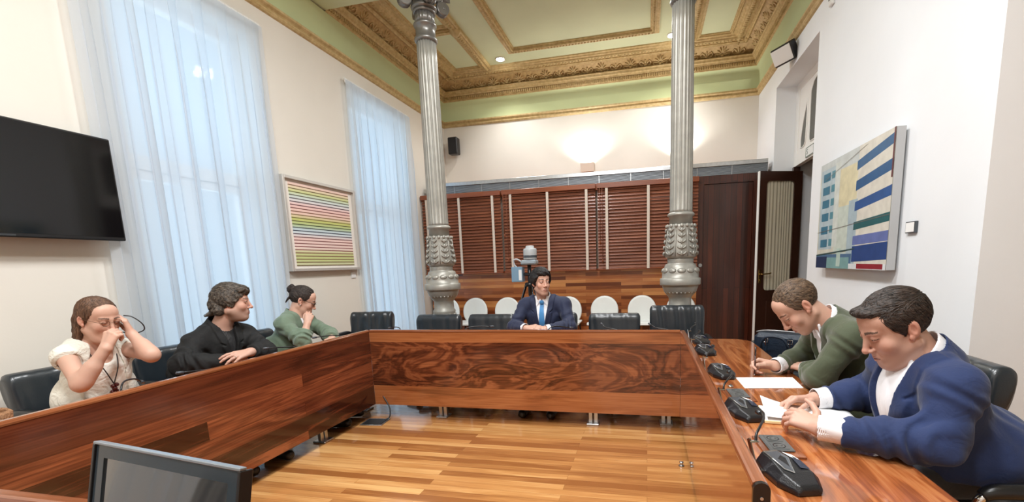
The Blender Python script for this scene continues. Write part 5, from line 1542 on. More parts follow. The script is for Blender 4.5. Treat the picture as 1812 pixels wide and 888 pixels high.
class Person:
    def __init__(s, label, base, **j):
        s.__dict__.update(j); s.base = V3(base); s.label = label
        for k in ('N', 'C', 'Wst', 'Pel', 'sR', 'sL', 'eR', 'eL', 'wR', 'wL', 'Hc', 'face'): setattr(s, k, V3(getattr(s, k)))
        s.hs = j.get('hs', 1.0); s.g = j.get('g', 1.0); s.ga = j.get('ga', 1.0)
        f = unit(s.face); u0 = V3(j.get('headup', (0, 0, 1))); side = unit(np.cross(f, u0)); u = np.cross(side, f)
        s.HB = np.stack([side, f, u])
        s.side = unit(s.sR-s.sL); up = unit(s.N-s.Wst); s.up = unit(up-s.side*(up@s.side)); s.front = np.cross(s.up, s.side)
        s.sw = np.linalg.norm(s.sR-s.sL)/2
        s.CB = np.stack([s.side, s.front, s.up])
        F2 = s.front.copy(); F2[2] = 0; F2 = unit(F2); s.F2 = F2; s.R2 = V3(F2[1], -F2[0], 0)
        s.hands = []
        s.legs = []
        for sg in (1, -1):
            hip = s.Pel+s.R2*.09*sg-V3(0, 0, .03); knee = hip+F2*j.get('thigh', .40)+s.R2*.035*sg; knee[2] = .545
            ank = knee+F2*j.get('shin', .02); ank[2] = .10
            s.legs.append((hip, knee, ank))
        s.skin = j.get('skin', (.52, .29, .20))
    def hl(s, P): return ((P-s.Hc)@s.HB.T)/s.hs
    def hw(s, q): return s.Hc+(V3(q)*s.hs)@s.HB
    def torso(s, P, a=0.0):
        g = s.g; sw = s.sw
        d = elp(P, s.C, (sw*.84+a, .108*g+a, .165+a), s.CB)
        d = smin(d, elp(P, s.Wst, (sw*.80*s.__dict__.get('waistw', 1)+a, .112*g*s.__dict__.get('belly', 1)+a, .16+a), s.CB), .06)
        d = smin(d, elp(P, s.Pel+V3(0, 0, .02), (.165*g+a, .125*g+a, .12+a), np.stack([s.R2, s.F2, V3(0, 0, 1)])), .07)
        for sh in (s.sR, s.sL):
            m = s.N*.5+sh*.5-s.up*.004
            d = smin(d, smin(rc(P, s.N-s.up*.052, m-s.up*.006, .046+a, .046+a), rc(P, m-s.up*.006, sh*.9+s.C*.1, .046+a, .044*s.ga+a), .02), .035)
        return d
    def neck(s, P, a=0.0):
        t = s.hw((0, -.022, -.045))
        return rc(P, s.N-s.up*.03, t, .060*s.g**.5+a, .054*s.hs+a)
    def arm(s, P, sh, e, w, a=0.0, aw=None, fold=0.0, cut=None):
        aw = a if aw is None else aw
        up_ = rc(P, sh, e, .0465*s.ga+a, .037*s.ga+a); lo_ = smin(rc(P, e, w, .037*s.ga+a, .027*s.ga**.5+aw), rc(P, e*.82+w*.18, e*.55+w*.45, .040*s.ga+a, .036*s.ga+(a+aw)/2), .03)
        if fold:
            ab = w-e; L = np.linalg.norm(ab); t = np.clip(((P-e)@ab)/(L*L), 0, 1); ab2 = e-sh; L2 = np.linalg.norm(ab2); t2 = np.clip(((P-sh)@ab2)/(L2*L2), 0, 1)
            x, y, z = P.T
            sq = lambda v: np.sign(v)*np.abs(v)**.7
            wv = sq(np.sin(t*L*95+3*np.sin(x*24+y*17)+2*np.sin(z*31)))*np.exp(-((t-.12)/.30)**2)
            wu = sq(np.sin(t2*L2*80+3*np.sin(y*26-z*19)+x*20))*np.exp(-((t2-.9)/.35)**2) + .8*np.sin(t2*L2*60+4*np.sin(x*18+z*21))*np.exp(-((t2-.15)/.25)**2)
            wl = .5*np.sin(t*L*120+3*np.sin(z*40+x*30))*np.exp(-((t-.9)/.12)**2)+.5*np.sin(t*L*70+4*np.sin(x*21+z*18))
            lo_ = lo_+fold*(wv+wl); up_ = up_+fold*wu
        if cut is not None: lo_ = smax(lo_, (P-cut)@unit(w-e), .004)
        return smin(up_, lo_, .03)
    def legf(s, P, a=0.0):
        d = None
        for hip, knee, ank in s.legs:
            q = smin(rc(P, hip, knee, .070+a, .052+a), rc(P, knee, ank, .050+a, .040+a), .03)
            d = q if d is None else smin(d, q, .02)
        return d
    def add_hand(s, *a, **k):
        h = make_hand(*a, **k); s.hands.append(h); return h[3]
    def build(s, headopt, extra=None):
        o = headopt; s.o = o
        def body(P):
            d = s.torso(P)
            d = smin(d, s.neck(P), .03)
            for sh, e, w in ((s.sR, s.eR, s.wR), (s.sL, s.eL, s.wL)): d = smin(d, s.arm(P, sh, e, w), .03)
            d = smin(d, s.legf(P, -.008), .05)
            for hip, knee, ank in s.legs: d = smin(d, rc(P, ank-V3(0, 0, .04), ank+s.F2*.13-V3(0, 0, .07), .035, .025), .02)
            hd = head_field(s.hl(P), o)*s.hs
            d = smin(d, hd, .016)
            for f, lo, hi, i in s.hands: d = smin(d, f(P), .012)
            return d
        def colf(v):
            c = head_colour(s.hl(v), o, s.skin)
            far = np.linalg.norm(v-s.Hc, axis=1) > .20*s.hs
            c[far] = V3(s.skin)
            for f, lo, hi, i in s.hands:
                for tp, sg in zip(i['tips'], i['fingers']):
                    a = np.linalg.norm(v-tp, axis=1)
                    w = np.clip(1-a/.016, 0, 1)[:, None]*.5; c = c*(1-w)+V3(s.skin)*V3(1.05, .82, .78)*w
                    for (p_, q_, r0, r1) in sg[1:]:
                        a = np.linalg.norm(v-p_-i['n']*.008, axis=1); w = np.clip(1-a/.010, 0, 1)[:, None]*.3; c = c*(1-w)+V3(s.skin)*V3(.9, .62, .58)*w
            return c
        hb = .165*s.hs
        reg = [(s.Hc-hb, s.Hc+hb, .0019)]+[(lo, hi, .0022) for f, lo, hi, i in s.hands]
        for x in s.__dict__.get('skinboxes', []): reg.append(x)
        pts = np.array([s.Pel, s.C, s.N, s.Hc, s.sR, s.sL, s.eR, s.eL, s.wR, s.wL]+[p for l in s.legs for p in l])
        lo, hi = pts.min(0)-.2, pts.max(0)+.2; lo[2] = 0.0
        reg.append((lo, hi, .009))
        p = grow('person', body, reg, MAT['skin'], None, s.base, colf)
        p.location = tuple(s.base); s.ob = p; s.lo, s.hi = lo, hi
        tag(p, s.label, 'person', 'people seated at the tables')
        # eyes
        for sg in (-1, 1):
            b = MB(); c = s.hw((sg*.0305, .0775, .0085))-s.base
            b.ell(c, [.0120*s.hs]*3, 14, 10)
            gz = unit(V3(o.get('gaze', (0, 1, -.15)))); gd = gz@s.HB
            st = len(b.v); M = Matrix.Translation(tuple(c+gd*.0092*s.hs)) @ rot_to(gd).to_4x4()
            b.lathe([(.0064*s.hs, 0), (.0058*s.hs, .0022*s.hs), (.001, .0031*s.hs)], 14, 1, M)
            b.build('eye', [MAT['eye_white'], MAT['iris']], p)
        return p
    def hair(s, mat, o):
        o = dict(o)
        f = lambda P: hair_field(s.hl(P), o)*s.hs
        ob = grow('hair', f, [(s.Hc-.19*s.hs, s.Hc+.17*s.hs, .0027)], mat, s.ob, s.base)
        s.strands(ob, f, o)
        return ob
    def strands(s, ob, f, o):
        """locks of hair laid along the surface and joined to it"""
        me = ob.data; rng = np.random.default_rng(len(s.label))
        co = np.empty(len(me.vertices)*3, np.float32); me.vertices.foreach_get('co', co); co = co.reshape(-1, 3).astype(float)+s.base
        n = o.get('strands', 2200); L = o.get('len', .05)
        p = co[rng.integers(0, len(co), n)]
        q0 = s.hl(p)
        hd = lambda P: head_field(s.hl(P), s.o)*s.hs
        keep = hd(p) > .0015; p = p[keep]; q0 = q0[keep]; n = len(p)
        st = o['style']; K = 8
        ln = L*rng.uniform(.6, 1.25, n); lift = rng.uniform(.0003, .0019, n)*o.get('fluff', 1.0); jit = rng.normal(0, .16, (n, 3))
        def comb(q):
            x, y, z = q.T; sd = np.sign(x+1e-6); w = np.clip((z-.055)/.04, 0, 1)[:, None]
            O = np.zeros_like(x)
            if st == 'short': a = np.stack([O+.35, O+1, O+.15], 1); b = np.stack([O, O-.45, O-1], 1)
            elif st == 'bald': a = np.stack([-.25*sd, O+1, O], 1); b = np.stack([O, O-.35, O-1], 1)
            elif st == 'fringe': a = np.stack([O-.55, O+1, O-.1], 1); b = np.stack([O, O+.25, O-1], 1)
            elif st == 'shaggy': a = np.stack([.3*sd, O+.9, O-.1], 1); b = np.stack([O, O-.25, O-1], 1)
            elif st == 'bun': return np.stack([0-x, -.125-y, .072-z], 1)/.1
            else: a = np.stack([.9*sd, O-.35, O-.3], 1); b = np.stack([.05*sd, O-.12, O-1], 1)
            return a*w+b*(1-w)
        pts, nrm = [], []
        for k in range(K):
            e = 1e-3; g = np.stack([f(p+d)-f(p-d) for d in np.eye(3)*e], 1); g /= np.maximum(np.linalg.norm(g, axis=1, keepdims=True), 1e-9)
            p = p-g*(f(p)-lift*(1+.9*k/K))[:, None]
            pts.append(p); nrm.append(g)
            t = (comb(s.hl(p))+jit)@s.HB; t -= g*(t*g).sum(1)[:, None]; t /= np.maximum(np.linalg.norm(t, axis=1, keepdims=True), 1e-9)
            p = p+t*(ln/K)[:, None]
        pts = np.stack(pts, 1); nrm = np.stack(nrm, 1)
        tan = np.gradient(pts, axis=1); tan /= np.maximum(np.linalg.norm(tan, axis=2, keepdims=True), 1e-9)
        sd = np.cross(tan, nrm)
        r = (rng.uniform(.0008, .0019, n)[:, None]*np.array([.5, 1, 1.1, 1.1, 1, .85, .55, .12])[None])[..., None]
        ring = np.stack([pts+sd*r, pts+nrm*r*.7, pts-sd*r], 2)        # n, K, 3, 3
        V = (ring.reshape(-1, 3)-s.base)
        i = np.arange(n)[:, None, None]*K*3; k = np.arange(K-1)[None, :, None]*3; j = np.arange(2)[None, None, :]
        a = (i+k+j).reshape(-1); F = np.stack([a, a+1, a+4, a+3], 1)
        nv = len(me.vertices); nf = len(me.polygons)
        fl = np.empty(len(me.loops), np.int32); me.loops.foreach_get('vertex_index', fl)
        V = np.concatenate([co-s.base, V]); Fq = np.concatenate([fl.reshape(-1, 4), F[:, ::-1]+nv])
        m2 = bpy.data.meshes.new('hair'); m2.vertices.add(len(V)); m2.vertices.foreach_set('co', V.astype(np.float32).ravel())
        m2.loops.add(Fq.size); m2.loops.foreach_set('vertex_index', Fq.astype(np.int32).ravel()); m2.polygons.add(len(Fq))
        m2.polygons.foreach_set('loop_start', np.arange(0, Fq.size, 4, dtype=np.int32)); m2.polygons.foreach_set('loop_total', np.full(len(Fq), 4, np.int32))
        m2.update(calc_edges=True); m2.polygons.foreach_set('use_smooth', [True]*len(Fq)); m2.materials.append(me.materials[0])
        ob.data = m2; bpy.data.meshes.remove(me)
    def vee(s, P, zb=-.30, wt=.058, off=0.0, top=.03):
        q = (P-s.N)@s.CB.T
        w = np.clip((q[:, 2]-zb)/(top-zb), 0, 1.4)*wt
        return q, w
    def jacket(s, mat, infl=.020, zb=-.30, wt=.058, lap=.05, cuffR=.86, cuffL=.86, fold=.006, name='jacket', h=.0044, hem=None, sleeve=.016, wrist=.016, lapel=True, collar=True, open_=True, extra=None):
        wR = s.eR+(s.wR-s.eR)*cuffR; wL = s.eL+(s.wL-s.eL)*cuffL
        def f(P):
            x, y, z = P.T
            t = s.torso(P, infl)
            t = t+fold*.7*np.sin(26*(x+y)+3*np.sin(z*14+y*9))*np.sin(z*21+4*np.sin(x*11))
            if collar:
                nd = unit(s.hw((0, -.022, -.045))-s.N)
                r0 = .060*s.g**.5+.028; r1 = .054*s.hs+.024; col = smax(rc(P, s.N-nd*.04, s.N+nd*.07, r0, r1), (P-(s.N+nd*.024-s.front*.02))@unit(nd+s.front*.42), .005)
                t = smin(t, col, .015)
            tor = t
            if open_:
                q, w = s.vee(P, zb, wt)
                if lapel:
                    lw = lap*np.clip((q[:, 2]-zb+.02)/.16, .15, 1)
                    nz = q[:, 2]+.085-.45*(np.abs(q[:, 0])-w-lw)
                    notch = .020*np.exp(-(nz/.007)**2)*np.clip((np.abs(q[:, 0])-w-lw*.35)/(lw*.3), 0, 1)
                    band = np.abs(q[:, 0])-w-lw+notch*1.6
                    band = np.maximum(np.maximum(band, -q[:, 1]+.0), np.maximum(zb-q[:, 2], q[:, 2]-.05))
                    t = t-.0075/(1+np.exp(np.clip(band/.0012, -30, 30)))
                t = t+.004*np.exp(-(q[:, 0]/.003)**2)*(q[:, 2] < zb)*(q[:, 1] > 0)
                cut = np.maximum(np.abs(q[:, 0])-w, -q[:, 1])
                cut = np.maximum(cut, zb-q[:, 2])
                t = smax(t, -cut, .004)
            nd = unit(s.hw((0, -.022, -.045))-s.N)
            t = smax(t, -(rc(P, s.N-nd*.012, s.N+nd*.14, .060*s.g**.5+.0185, .054*s.hs+.0155)), .003)
            for sh, e, w_, ee, sg in ((s.sR, s.eR, wR, s.wR, 1), (s.sL, s.eL, wL, s.wL, -1)):
                a = s.arm(P, sh, e, ee, sleeve, wrist, fold, w_)
                t = smin(t, a, .045)
            hz = (s.Pel[2]-.04) if hem is None else hem
            t = smax(t, hz-P[:, 2], .01)
            if extra is not None: t = extra(P, t)
            return t
        pts = np.array([s.Pel, s.C, s.N, s.sR, s.sL, s.eR, s.eL, wR, wL])
        lo, hi = pts.min(0)-.19, pts.max(0)+.17
        return grow(name, f, [(lo, hi, h)], mat, s.ob, s.base)
    def shirt(s, mat, infl=.010, name='shirt', collar=True, opening=.030, hcol=.045, cuffs=((1, .84, 1.0), (-1, .84, 1.0)), h=.0042):
        nd = unit(s.hw((0, -.022, -.045))-s.N)
        def f(P):
            t = s.torso(P, infl)
            q, w = s.vee(P)
            t = t + .0022*np.exp(-((np.abs(q[:, 0])-.016)/.0022)**2)*(q[:, 1] > 0)
            t = smax(t, -(s.neck(P, .004)), .003)
            if collar:
                r0 = .060*s.g**.5+.017; r1 = .054*s.hs+.0135
                c = rc(P, s.N-nd*.03, s.N+nd*(hcol+.05), r0, r1)
                c = smax(c, (P-(s.N+nd*hcol-s.front*.02))@unit(nd+s.front*.42), .003)
                c = smax(c, -(rc(P, s.N-nd*.04, s.N+nd*.14, r0-.007, r1-.0085)), .002)
                nt_ = np.maximum(np.abs(q[:, 0])-np.clip((q[:, 2]+.01)*.62, 0, 1)*1.0, -q[:, 1])
                c = smax(c, -nt_, .003)
                for sg in (-1, 1):
                    a0 = s.N+nd*.012+s.front*.066+s.side*sg*.014; b0 = s.N-s.up*.050+s.front*.080+s.side*sg*.052; c0 = s.N+nd*.030+s.front*.045+s.side*sg*.050
                    c = smin(c, np.minimum(rc(P, a0, b0, .006, .005), rc(P, c0, b0, .007, .005)), .016)
                t = smin(t, c, .004)
            t = smax(t, s.Pel[2]-.02-P[:, 2], .01)
            return t
        pts = np.array([s.Pel, s.C, s.N, s.sR, s.sL]); lo, hi = pts.min(0)-.17, pts.max(0)+.17
        o = grow(name, f, [(lo, hi, h)], mat, s.ob, s.base)
        for sg, a, b_ in cuffs:
            e, w = (s.eR, s.wR) if sg == 1 else (s.eL, s.wL)
            ax = unit(w-e); p0 = e+(w-e)*a; p1 = e+(w-e)*b_
            def fc(P):
                x, y, z = P.T
                c = rc(P, p0, p1, .041*s.ga**.5, .040*s.ga**.5)+.0012*np.sin(90*(x+y+z))
                c = np.maximum(c, (P-p1)@ax); c = np.maximum(c, -(P-p0)@ax)
                return smax(c, -rc(P, p0, p1+ax*.05, .0365*s.ga**.5, .0365*s.ga**.5), .002)
            m = (p0+p1)/2
            grow('cuff', fc, [(m-.085, m+.085, .0026)], mat, s.ob, s.base)
        return o
    def legs_clothes(s, mat):
        f = lambda P: smax(smin(s.legf(P, .012), elp(P, s.Pel+V3(0, 0, .0), (.172*s.g, .132*s.g, .105), np.stack([s.R2, s.F2, V3(0, 0, 1)])), .04), .075-P[:, 2], .01)
        pts = np.array([p for l in s.legs for p in l]+[s.Pel]); grow('trousers', f, [(pts.min(0)-.16, pts.max(0)+.16, .010)], mat, s.ob, s.base)
        for hip, knee, ank in s.legs:
            a = ank-V3(0, 0, .05)+s.F2*.0; b_ = ank+s.F2*.15-V3(0, 0, .058)
            fs = lambda P: smax(smin(rc(P, a-s.F2*.04, b_, .046, .036), rc(P, a, a+V3(0, 0, .06), .047, .045), .02), .004-P[:, 2], .004)
            m = (a+b_)/2; grow('shoe', fs, [(m-.17, m+.17, .007)], MAT['shoe'], s.ob, s.base)
# ================================================================== the six people
H_DARK = hair_mat('hair_dark_brown', srgb(18, 14, 12), srgb(66, 52, 44), (26, 150, 130))
H_BLACK = hair_mat('hair_black', srgb(12, 11, 12), srgb(44, 40, 40), (110, 110, 60))
H_BROWN = hair_mat('hair_brown', srgb(66, 44, 32), srgb(120, 88, 66), (130, 120, 26))
H_CHEST = hair_mat('hair_light_brown', srgb(54, 40, 30), srgb(124, 100, 78), (34, 150, 130))
H_GREY = hair_mat('hair_greying', srgb(34, 30, 28), srgb(112, 100, 88), (70, 70, 90))
WHITE_SHIRT = cloth('white_shirt', srgb(236, 236, 240), .7, .02, 900, .12)
NAVY_SUIT = cloth('navy_suit', srgb(20, 30, 60), .75, .06, 900, .16, .1)
NAVY_JACKET = cloth('navy_jacket', srgb(26, 44, 86), .85, .10, 600, .22, .12)
GREEN_SUIT = cloth('olive_green_suit', srgb(72, 80, 58), .8, .06, 700, .2)
SAGE = cloth('sage_green_blazer', srgb(104, 122, 102), .8, .05, 700, .2)
BLACK_CLOTH = cloth('black_cloth', srgb(9, 9, 10), .8, .1, 600, .25, .0)
CREAM = cloth('cream_knit', srgb(238, 236, 226), .9, .03, 160, .5)
SK1 = (.56, .33, .25); SK2 = (.60, .36, .27); SK3 = (.50, .28, .20)

# ---- man with the blue tie, at the middle of the far table
p = Person('dark-haired man in navy suit and blue tie sitting at the far table', (-.93, 4.02, 0),
    N=(-.93, 3.93, .995), C=(-.925, 3.95, .80), Wst=(-.925, 4.01, .62), Pel=(-.925, 4.06, .50+.128),
    sR=(-1.105, 3.93, .94), sL=(-.738, 3.93, .943), eR=(-1.18, 3.78, .752), eL=(-.665, 3.78, .752), wR=(-1.02, 3.62, .765), wL=(-.85, 3.62, .755),
    Hc=(-.935, 3.885, 1.140), face=(.58, -.81, .04), hs=.97, skin=SK2, thigh=.40)
p.add_hand(p.wR, (.75, -.30, .12), (-.1, -.45, .85), -1, [(.5, .8), (.55, .8), (.6, .8), (.65, .8)], 1.0)
p.add_hand(p.wL, (-.80, -.22, .15), (.1, -.5, .8), 1, [(.5, .7), (.55, .7), (.6, .7), (.6, .7)], 1.0)
p.build(dict(open=.0042, gaze=(-.55, 1, .05), brow=(.02, .015, .012), stubble=.16, lip=(.42, .18, .15), width=.94))
p.hair(H_BLACK, dict(style='fringe', thick=.021, amp=.6, len=.06))
p.jacket(NAVY_SUIT, zb=-.33, wt=.068)
p.shirt(WHITE_SHIRT, opening=.02)
p.legs_clothes(NAVY_SUIT)
def tie(P):
    q, w = p.vee(P); t = p.torso(P, .016)
    hw_ = np.interp(q[:, 2], [-.36, -.05, .0], [.040, .019, .016])
    d = np.maximum(np.maximum(t, -(p.torso(P, .0105))), np.maximum(np.abs(q[:, 0])-hw_, np.maximum(-q[:, 1], np.maximum(q[:, 2]+.015, -.36-q[:, 2]))))
    k = elp((P-p.N)@p.CB.T, (0, .080, -.012), (.021, .014, .021))
    return smin(d, k, .006)
grow('necktie', tie, [(p.N-V3(.12, .22, .40), p.N+V3(.12, .12, .06), .0026)], cloth('blue_tie', srgb(62, 132, 190), .5, .05, 900, .1), p.ob, p.base)

# ---- man in the navy jacket reading at the right table
p = Person('dark-haired man in navy jacket and open white shirt reading a notebook', (1.10, 1.70, 0),
    N=(.90, 1.665, .965), C=(.925, 1.672, .80), Wst=(.985, 1.69, .64), Pel=(1.09, 1.70, .50+.128),
    sR=(.90, 1.855, .900), sL=(.888, 1.482, .908), eR=(.885, 1.945, .753), eL=(.835, 1.435, .752), wR=(.665, 1.905, .734), wL=(.565, 1.560, .738),
    Hc=(.808, 1.668, 1.060), face=(-.86, -.06, -.46), hs=1.0, g=1.12, ga=1.10, skin=SK1, belly=1.18, waistw=1.08)
p.add_hand(p.wR, (-.92, -.12, .02), (.1, .35, .9), -1, [(.55, .5), (.5, .5), (.5, .55), (.5, .55)], 1.02)
p.add_hand(p.wL, (-.62, .74, .16), (-.35, -.25, .85), 1, [(.35, .5), (.5, .6), (.6, .6), (.7, .6)], 1.02, thumb=(.5, .7, .25), thumb2=(.9, .2, .1))
p.build(dict(open=.0012, gaze=(0, 1, -.6), brow=(.04, .028, .022), fat=.0015, width=1.08, nose=1.12, stubble=.10, lip=(.40, .19, .16)))
p.hair(H_DARK, dict(style='short', thick=.0075, amp=.35, len=.06, strands=2800))
p.jacket(NAVY_JACKET, zb=-.40, wt=.085, lap=.055, cuffR=.80, cuffL=.80, fold=.007, infl=.022, sleeve=.018)
p.shirt(WHITE_SHIRT, infl=.014, cuffs=((1, .74, 1.02), (-1, .74, 1.02)))
p.legs_clothes(MAT['trouser'])

# ---- man in the green suit writing
p = Person('balding man in olive green suit bent over a sheet writing with a pen', (1.17, 2.40, 0),
    N=(.862, 2.352, .985), C=(.965, 2.36, .84), Wst=(1.06, 2.38, .68), Pel=(1.165, 2.40, .50+.128),
    sR=(.885, 2.54, .945), sL=(.885, 2.165, .945), eR=(.865, 2.66, .754), eL=(.775, 2.195, .752), wR=(.672, 2.505, .730), wL=(.80, 2.43, .735),
    Hc=(.722, 2.352, 1.062), face=(-.66, -.05, -.75), headup=(-.6, 0, .7), hs=1.03, g=1.06, ga=1.04, skin=SK2)
p.add_hand(p.wR, (-.93, .20, .12), (.1, .72, .62), -1, [(.75, 1.0), (.95, 1.15), (1.15, 1.2), (1.25, 1.2)], .98, thumb=(.8, .35, -.45), thumb2=(.85, -.1, -.3))
p.add_hand(p.wL, (-.25, .93, .0), (-.2, 0, .95), 1, [(.4, .5)]*4, .98)
p.build(dict(open=.0015, gaze=(0, 1, -.5), brow=(.06, .035, .025), stubble=.06, lip=(.44, .20, .17), width=.98, nose=1.08))
p.hair(H_CHEST, dict(style='bald', thick=.0045, amp=.2, len=.035, fluff=.6))
p.jacket(GREEN_SUIT, zb=-.34, wt=.06, cuffR=.84, fold=.007, infl=.022)
p.shirt(WHITE_SHIRT, cuffs=((1, .80, 1.03), (-1, .84, 1.0)))
p.legs_clothes(GREEN_SUIT)
tp = p.hands[0][3]['tips']; mid = (tp[0]+tp[4])/2; pd = unit(V3(.02, .06, 1)); pt_ = mid-pd*(mid[2]-TT-.003)/pd[2]
t = thing('ballpoint_pen', 'dark pen held upright by the man in the green suit', 'pen', tuple(pt_))
b = MB(); tip, end = Vector((0, 0, 0)), Vector(tuple(pd*.155))
b.cyl(tip.lerp(end, .06), tip.lerp(end, .7), .0042, n=12); b.build('barrel', plain('pen_brown', srgb(70, 40, 34), .3), t)
b = MB(); b.cyl(tip, tip.lerp(end, .06), .0012, .0040, n=12); b.build('nib', MAT['steel'], t)
b = MB(); b.cyl(tip.lerp(end, .7), end, .0044, n=12); b.box((.0035, .0095, .10), (.0065, .0125, .14)); b.build('cap', plain('pen_dark', srgb(36, 28, 28), .3), t)

# ---- woman in white at the left table
p = Person('brown-haired woman in a white sleeveless top holding an earpiece to her ear', (-3.04, 1.74, 0),
    N=(-2.945, 1.760, .955), C=(-2.965, 1.775, .79), Wst=(-3.0, 1.785, .63), Pel=(-3.03, 1.785, .50+.128),
    sR=(-2.94, 1.640, .918), sL=(-2.945, 1.905, .905), eR=(-2.785, 1.588, .785), eL=(-2.650, 1.835, .885), wR=(-2.715, 1.675, .952), wL=(-2.775, 1.842, 1.000),
    Hc=(-2.868, 1.762, 1.092), face=(.94, .02, -.26), hs=.93, g=.96, ga=.90, skin=SK2, belly=1.1)
p.add_hand(p.wR, (.10, .40, .90), (.35, -.92, .1), -1, [(.9, 1.1), (1.0, 1.2), (1.1, 1.2), (1.1, 1.2)], .92, thumb=(.7, .5, -.35), thumb2=(.75, -.25, -.5))
p.add_hand(p.wL, (-.28, -.05, .95), (.55, .80, .1), 1, [(.35, .6), (.5, .7), (.6, .7), (.7, .7)], .90, thumb=(.7, .5, -.3), thumb2=(.9, .1, -.3))
p.skinboxes = [(p.eR-.11, p.eR+.11, .005), (p.eL-.11, p.eL+.11, .005), (p.sR-.10, p.sR+.10, .005), (p.wR-.09, p.wR+.09, .004), (p.wL-.09, p.wL+.09, .004)]
p.build(dict(open=.0010, gaze=(0, 1, -.5), brow=(.09, .055, .04), lip=(.46, .17, .15), width=.98, fat=.003))
p.hair(H_BROWN, dict(style='long', thick=.006, amp=.3, len=.09, strands=3000))
def white_top(P):
    x, y, z = P.T
    t = p.torso(P, .016)+.0035*np.sin(40*y+3*np.sin(z*19))*np.sin(z*25+y*13)
    q, w = p.vee(P)
    t = smax(t, -(rc(P, p.N-p.front*.02, p.N+p.up*.15+p.front*.02, .072, .09)), .006)
    nk = elp(q, (0, .10, -.01), (.055, .09, .075)); t = smax(t, -nk, .008)
    for sh, e, w_ in ((p.sR, p.eR, p.wR), (p.sL, p.eL, p.wL)):
        t = smax(t, -np.maximum(p.arm(P, sh, e, w_, .006), -((P-(sh+unit(e-sh)*.06))@unit(e-sh))), .004)
    return smax(t, p.Pel[2]-.05-z, .01)
lo = np.minimum(p.sR, p.Pel)-.2; hi = np.maximum(p.sL, p.N)+.2
grow('white_top', white_top, [(lo, hi, .0048)], CREAM, p.ob, p.base)
def vest(P):
    q, w = p.vee(P); x, y, z = P.T
    t = p.torso(P, .027)+.004*np.sin(34*y+4*np.sin(z*12))*np.sin(z*30+x*20)
    for sh, e in ((p.sR, p.eR), (p.sL, p.eL)):
        ax = unit(e-sh); t = smin(t, np.maximum(rc(P, sh, e, .057, .059), (P-(sh+ax*.024))@ax), .02)
    t = smax(t, -np.maximum(np.abs(q[:, 0])-np.interp(q[:, 2], [-.45, -.1, .05], [.10, .075, .045]), -q[:, 1]), .008)
    t = smax(t, -(rc(P, p.N-p.up*.02, p.N+p.up*.15+p.front*.02, .068, .085)), .006)
    for sh, e, w_ in ((p.sR, p.eR, p.wR), (p.sL, p.eL, p.wL)):
        t = smax(t, -np.maximum(p.arm(P, sh, e, w_, .008), -((P-(sh+unit(e-sh)*.035))@unit(e-sh))), .004)
    return smax(smax(t, -p.torso(P, .018), .002), p.Pel[2]-.05-z, .01)
grow('vest', vest, [(lo, hi, .0048)], cloth('cream_vest', srgb(228, 226, 214), .9, .06, 120, .7), p.ob, p.base)
p.legs_clothes(MAT['trouser'])
b = MB()
nq = lambda x, y, z: Vector(p.N+p.side*x+p.front*y+p.up*z-p.base)
b.tube([nq(-.060, .0, .02), nq(-.058, .075, -.03), nq(-.035, .128, -.10), nq(-.008, .148, -.17), nq(.0, .152, -.19)], .0028, 6, sub=5)
b.tube([nq(.060, .0, .02), nq(.058, .075, -.03), nq(.035, .128, -.10), nq(.008, .148, -.17), nq(.0, .152, -.19)], .0028, 6, sub=5)
o = b.build('lanyard', plain('lanyard_dark', srgb(52, 46, 46), .6), p.ob)
b = MB()
for (a, c, r) in ((-.008, -.195, .011), (.010, -.200, .010), (.0, -.215, .012), (-.010, -.228, .009), (.010, -.232, .010), (.001, -.246, .008)): b.ell(nq(a, .158, c), (r, r, r), 10, 8)
b.build('bead_pendant', plain('beads_dark_red', srgb(82, 24, 26), .25), o)
b = MB(); hl_ = lambda q: Vector(p.hw(q)-p.base)
for sg in (-1, 1):
    b.tube([hl_((sg*.0305+.019*math.cos(a), .1005-.004*abs(math.cos(a)), .006+.016*math.sin(a))) for a in [2*PI*k/20 for k in range(20)]], .0010, 6, closed=True)
    b.tube([hl_((sg*.050, .097, .010)), hl_((sg*.070, .06, .012)), hl_((sg*.079, .0, .012)), hl_((sg*.077, -.02, .0))], .0011, 6, sub=4)
b.tube([hl_((-.012, .1005, .009)), hl_((0, .104, .012)), hl_((.012, .1005, .009))], .0010, 6, sub=3)
b.build('eyeglasses', plain('glasses_wire', srgb(120, 92, 70), .3, .8), p.ob)
t = thing('earphone', 'black earpiece on a looped cord in the raised hand of the woman in white', 'earphone', (-2.80, 1.835, 1.075))
b = MB(); b.tube([(0, 0, .03), (.03, .02, .02), (.055, .045, -.02), (.05, .055, -.055), (.03, .035, -.07), (.0, .01, -.07), (-.01, -.01, -.06)], .0030, 8, sub=6); b.build('ear_hook', MAT['black_plastic'], t)
b = MB(); b.ell((-.005, -.028, .02), (.012, .009, .016), 10, 8); b.build('earbud', MAT['chrome'], t)

# ---- man in black at the left table
p = Person('bearded man with shaggy greying hair in black jacket turning his head away', (-3.04, 2.42, 0),
    N=(-2.885, 2.455, .965), C=(-2.93, 2.45, .79), Wst=(-2.99, 2.43, .63), Pel=(-3.04, 2.42, .50+.128),
    sR=(-2.92, 2.285, .862), sL=(-2.865, 2.615, .868), eR=(-2.84, 2.125, .757), eL=(-2.62, 2.535, .765), wR=(-2.62, 2.30, .752), wL=(-2.545, 2.345, .800),
    Hc=(-2.81, 2.50, 1.115), face=(.80, .60, -.06), hs=1.0, g=1.12, ga=1.10, skin=SK1, belly=1.12, waistw=1.08)
p.add_hand(p.wL, (-.10, -.97, -.02), (.45, .05, .85), 1, [(.12, .35), (.15, .35), (.2, .4), (.25, .45)], 1.02, spread=.13)
p.add_hand(p.wR, (.3, .9, .05), (.1, 0, .95), -1, [(.4, .5)]*4, 1.02)
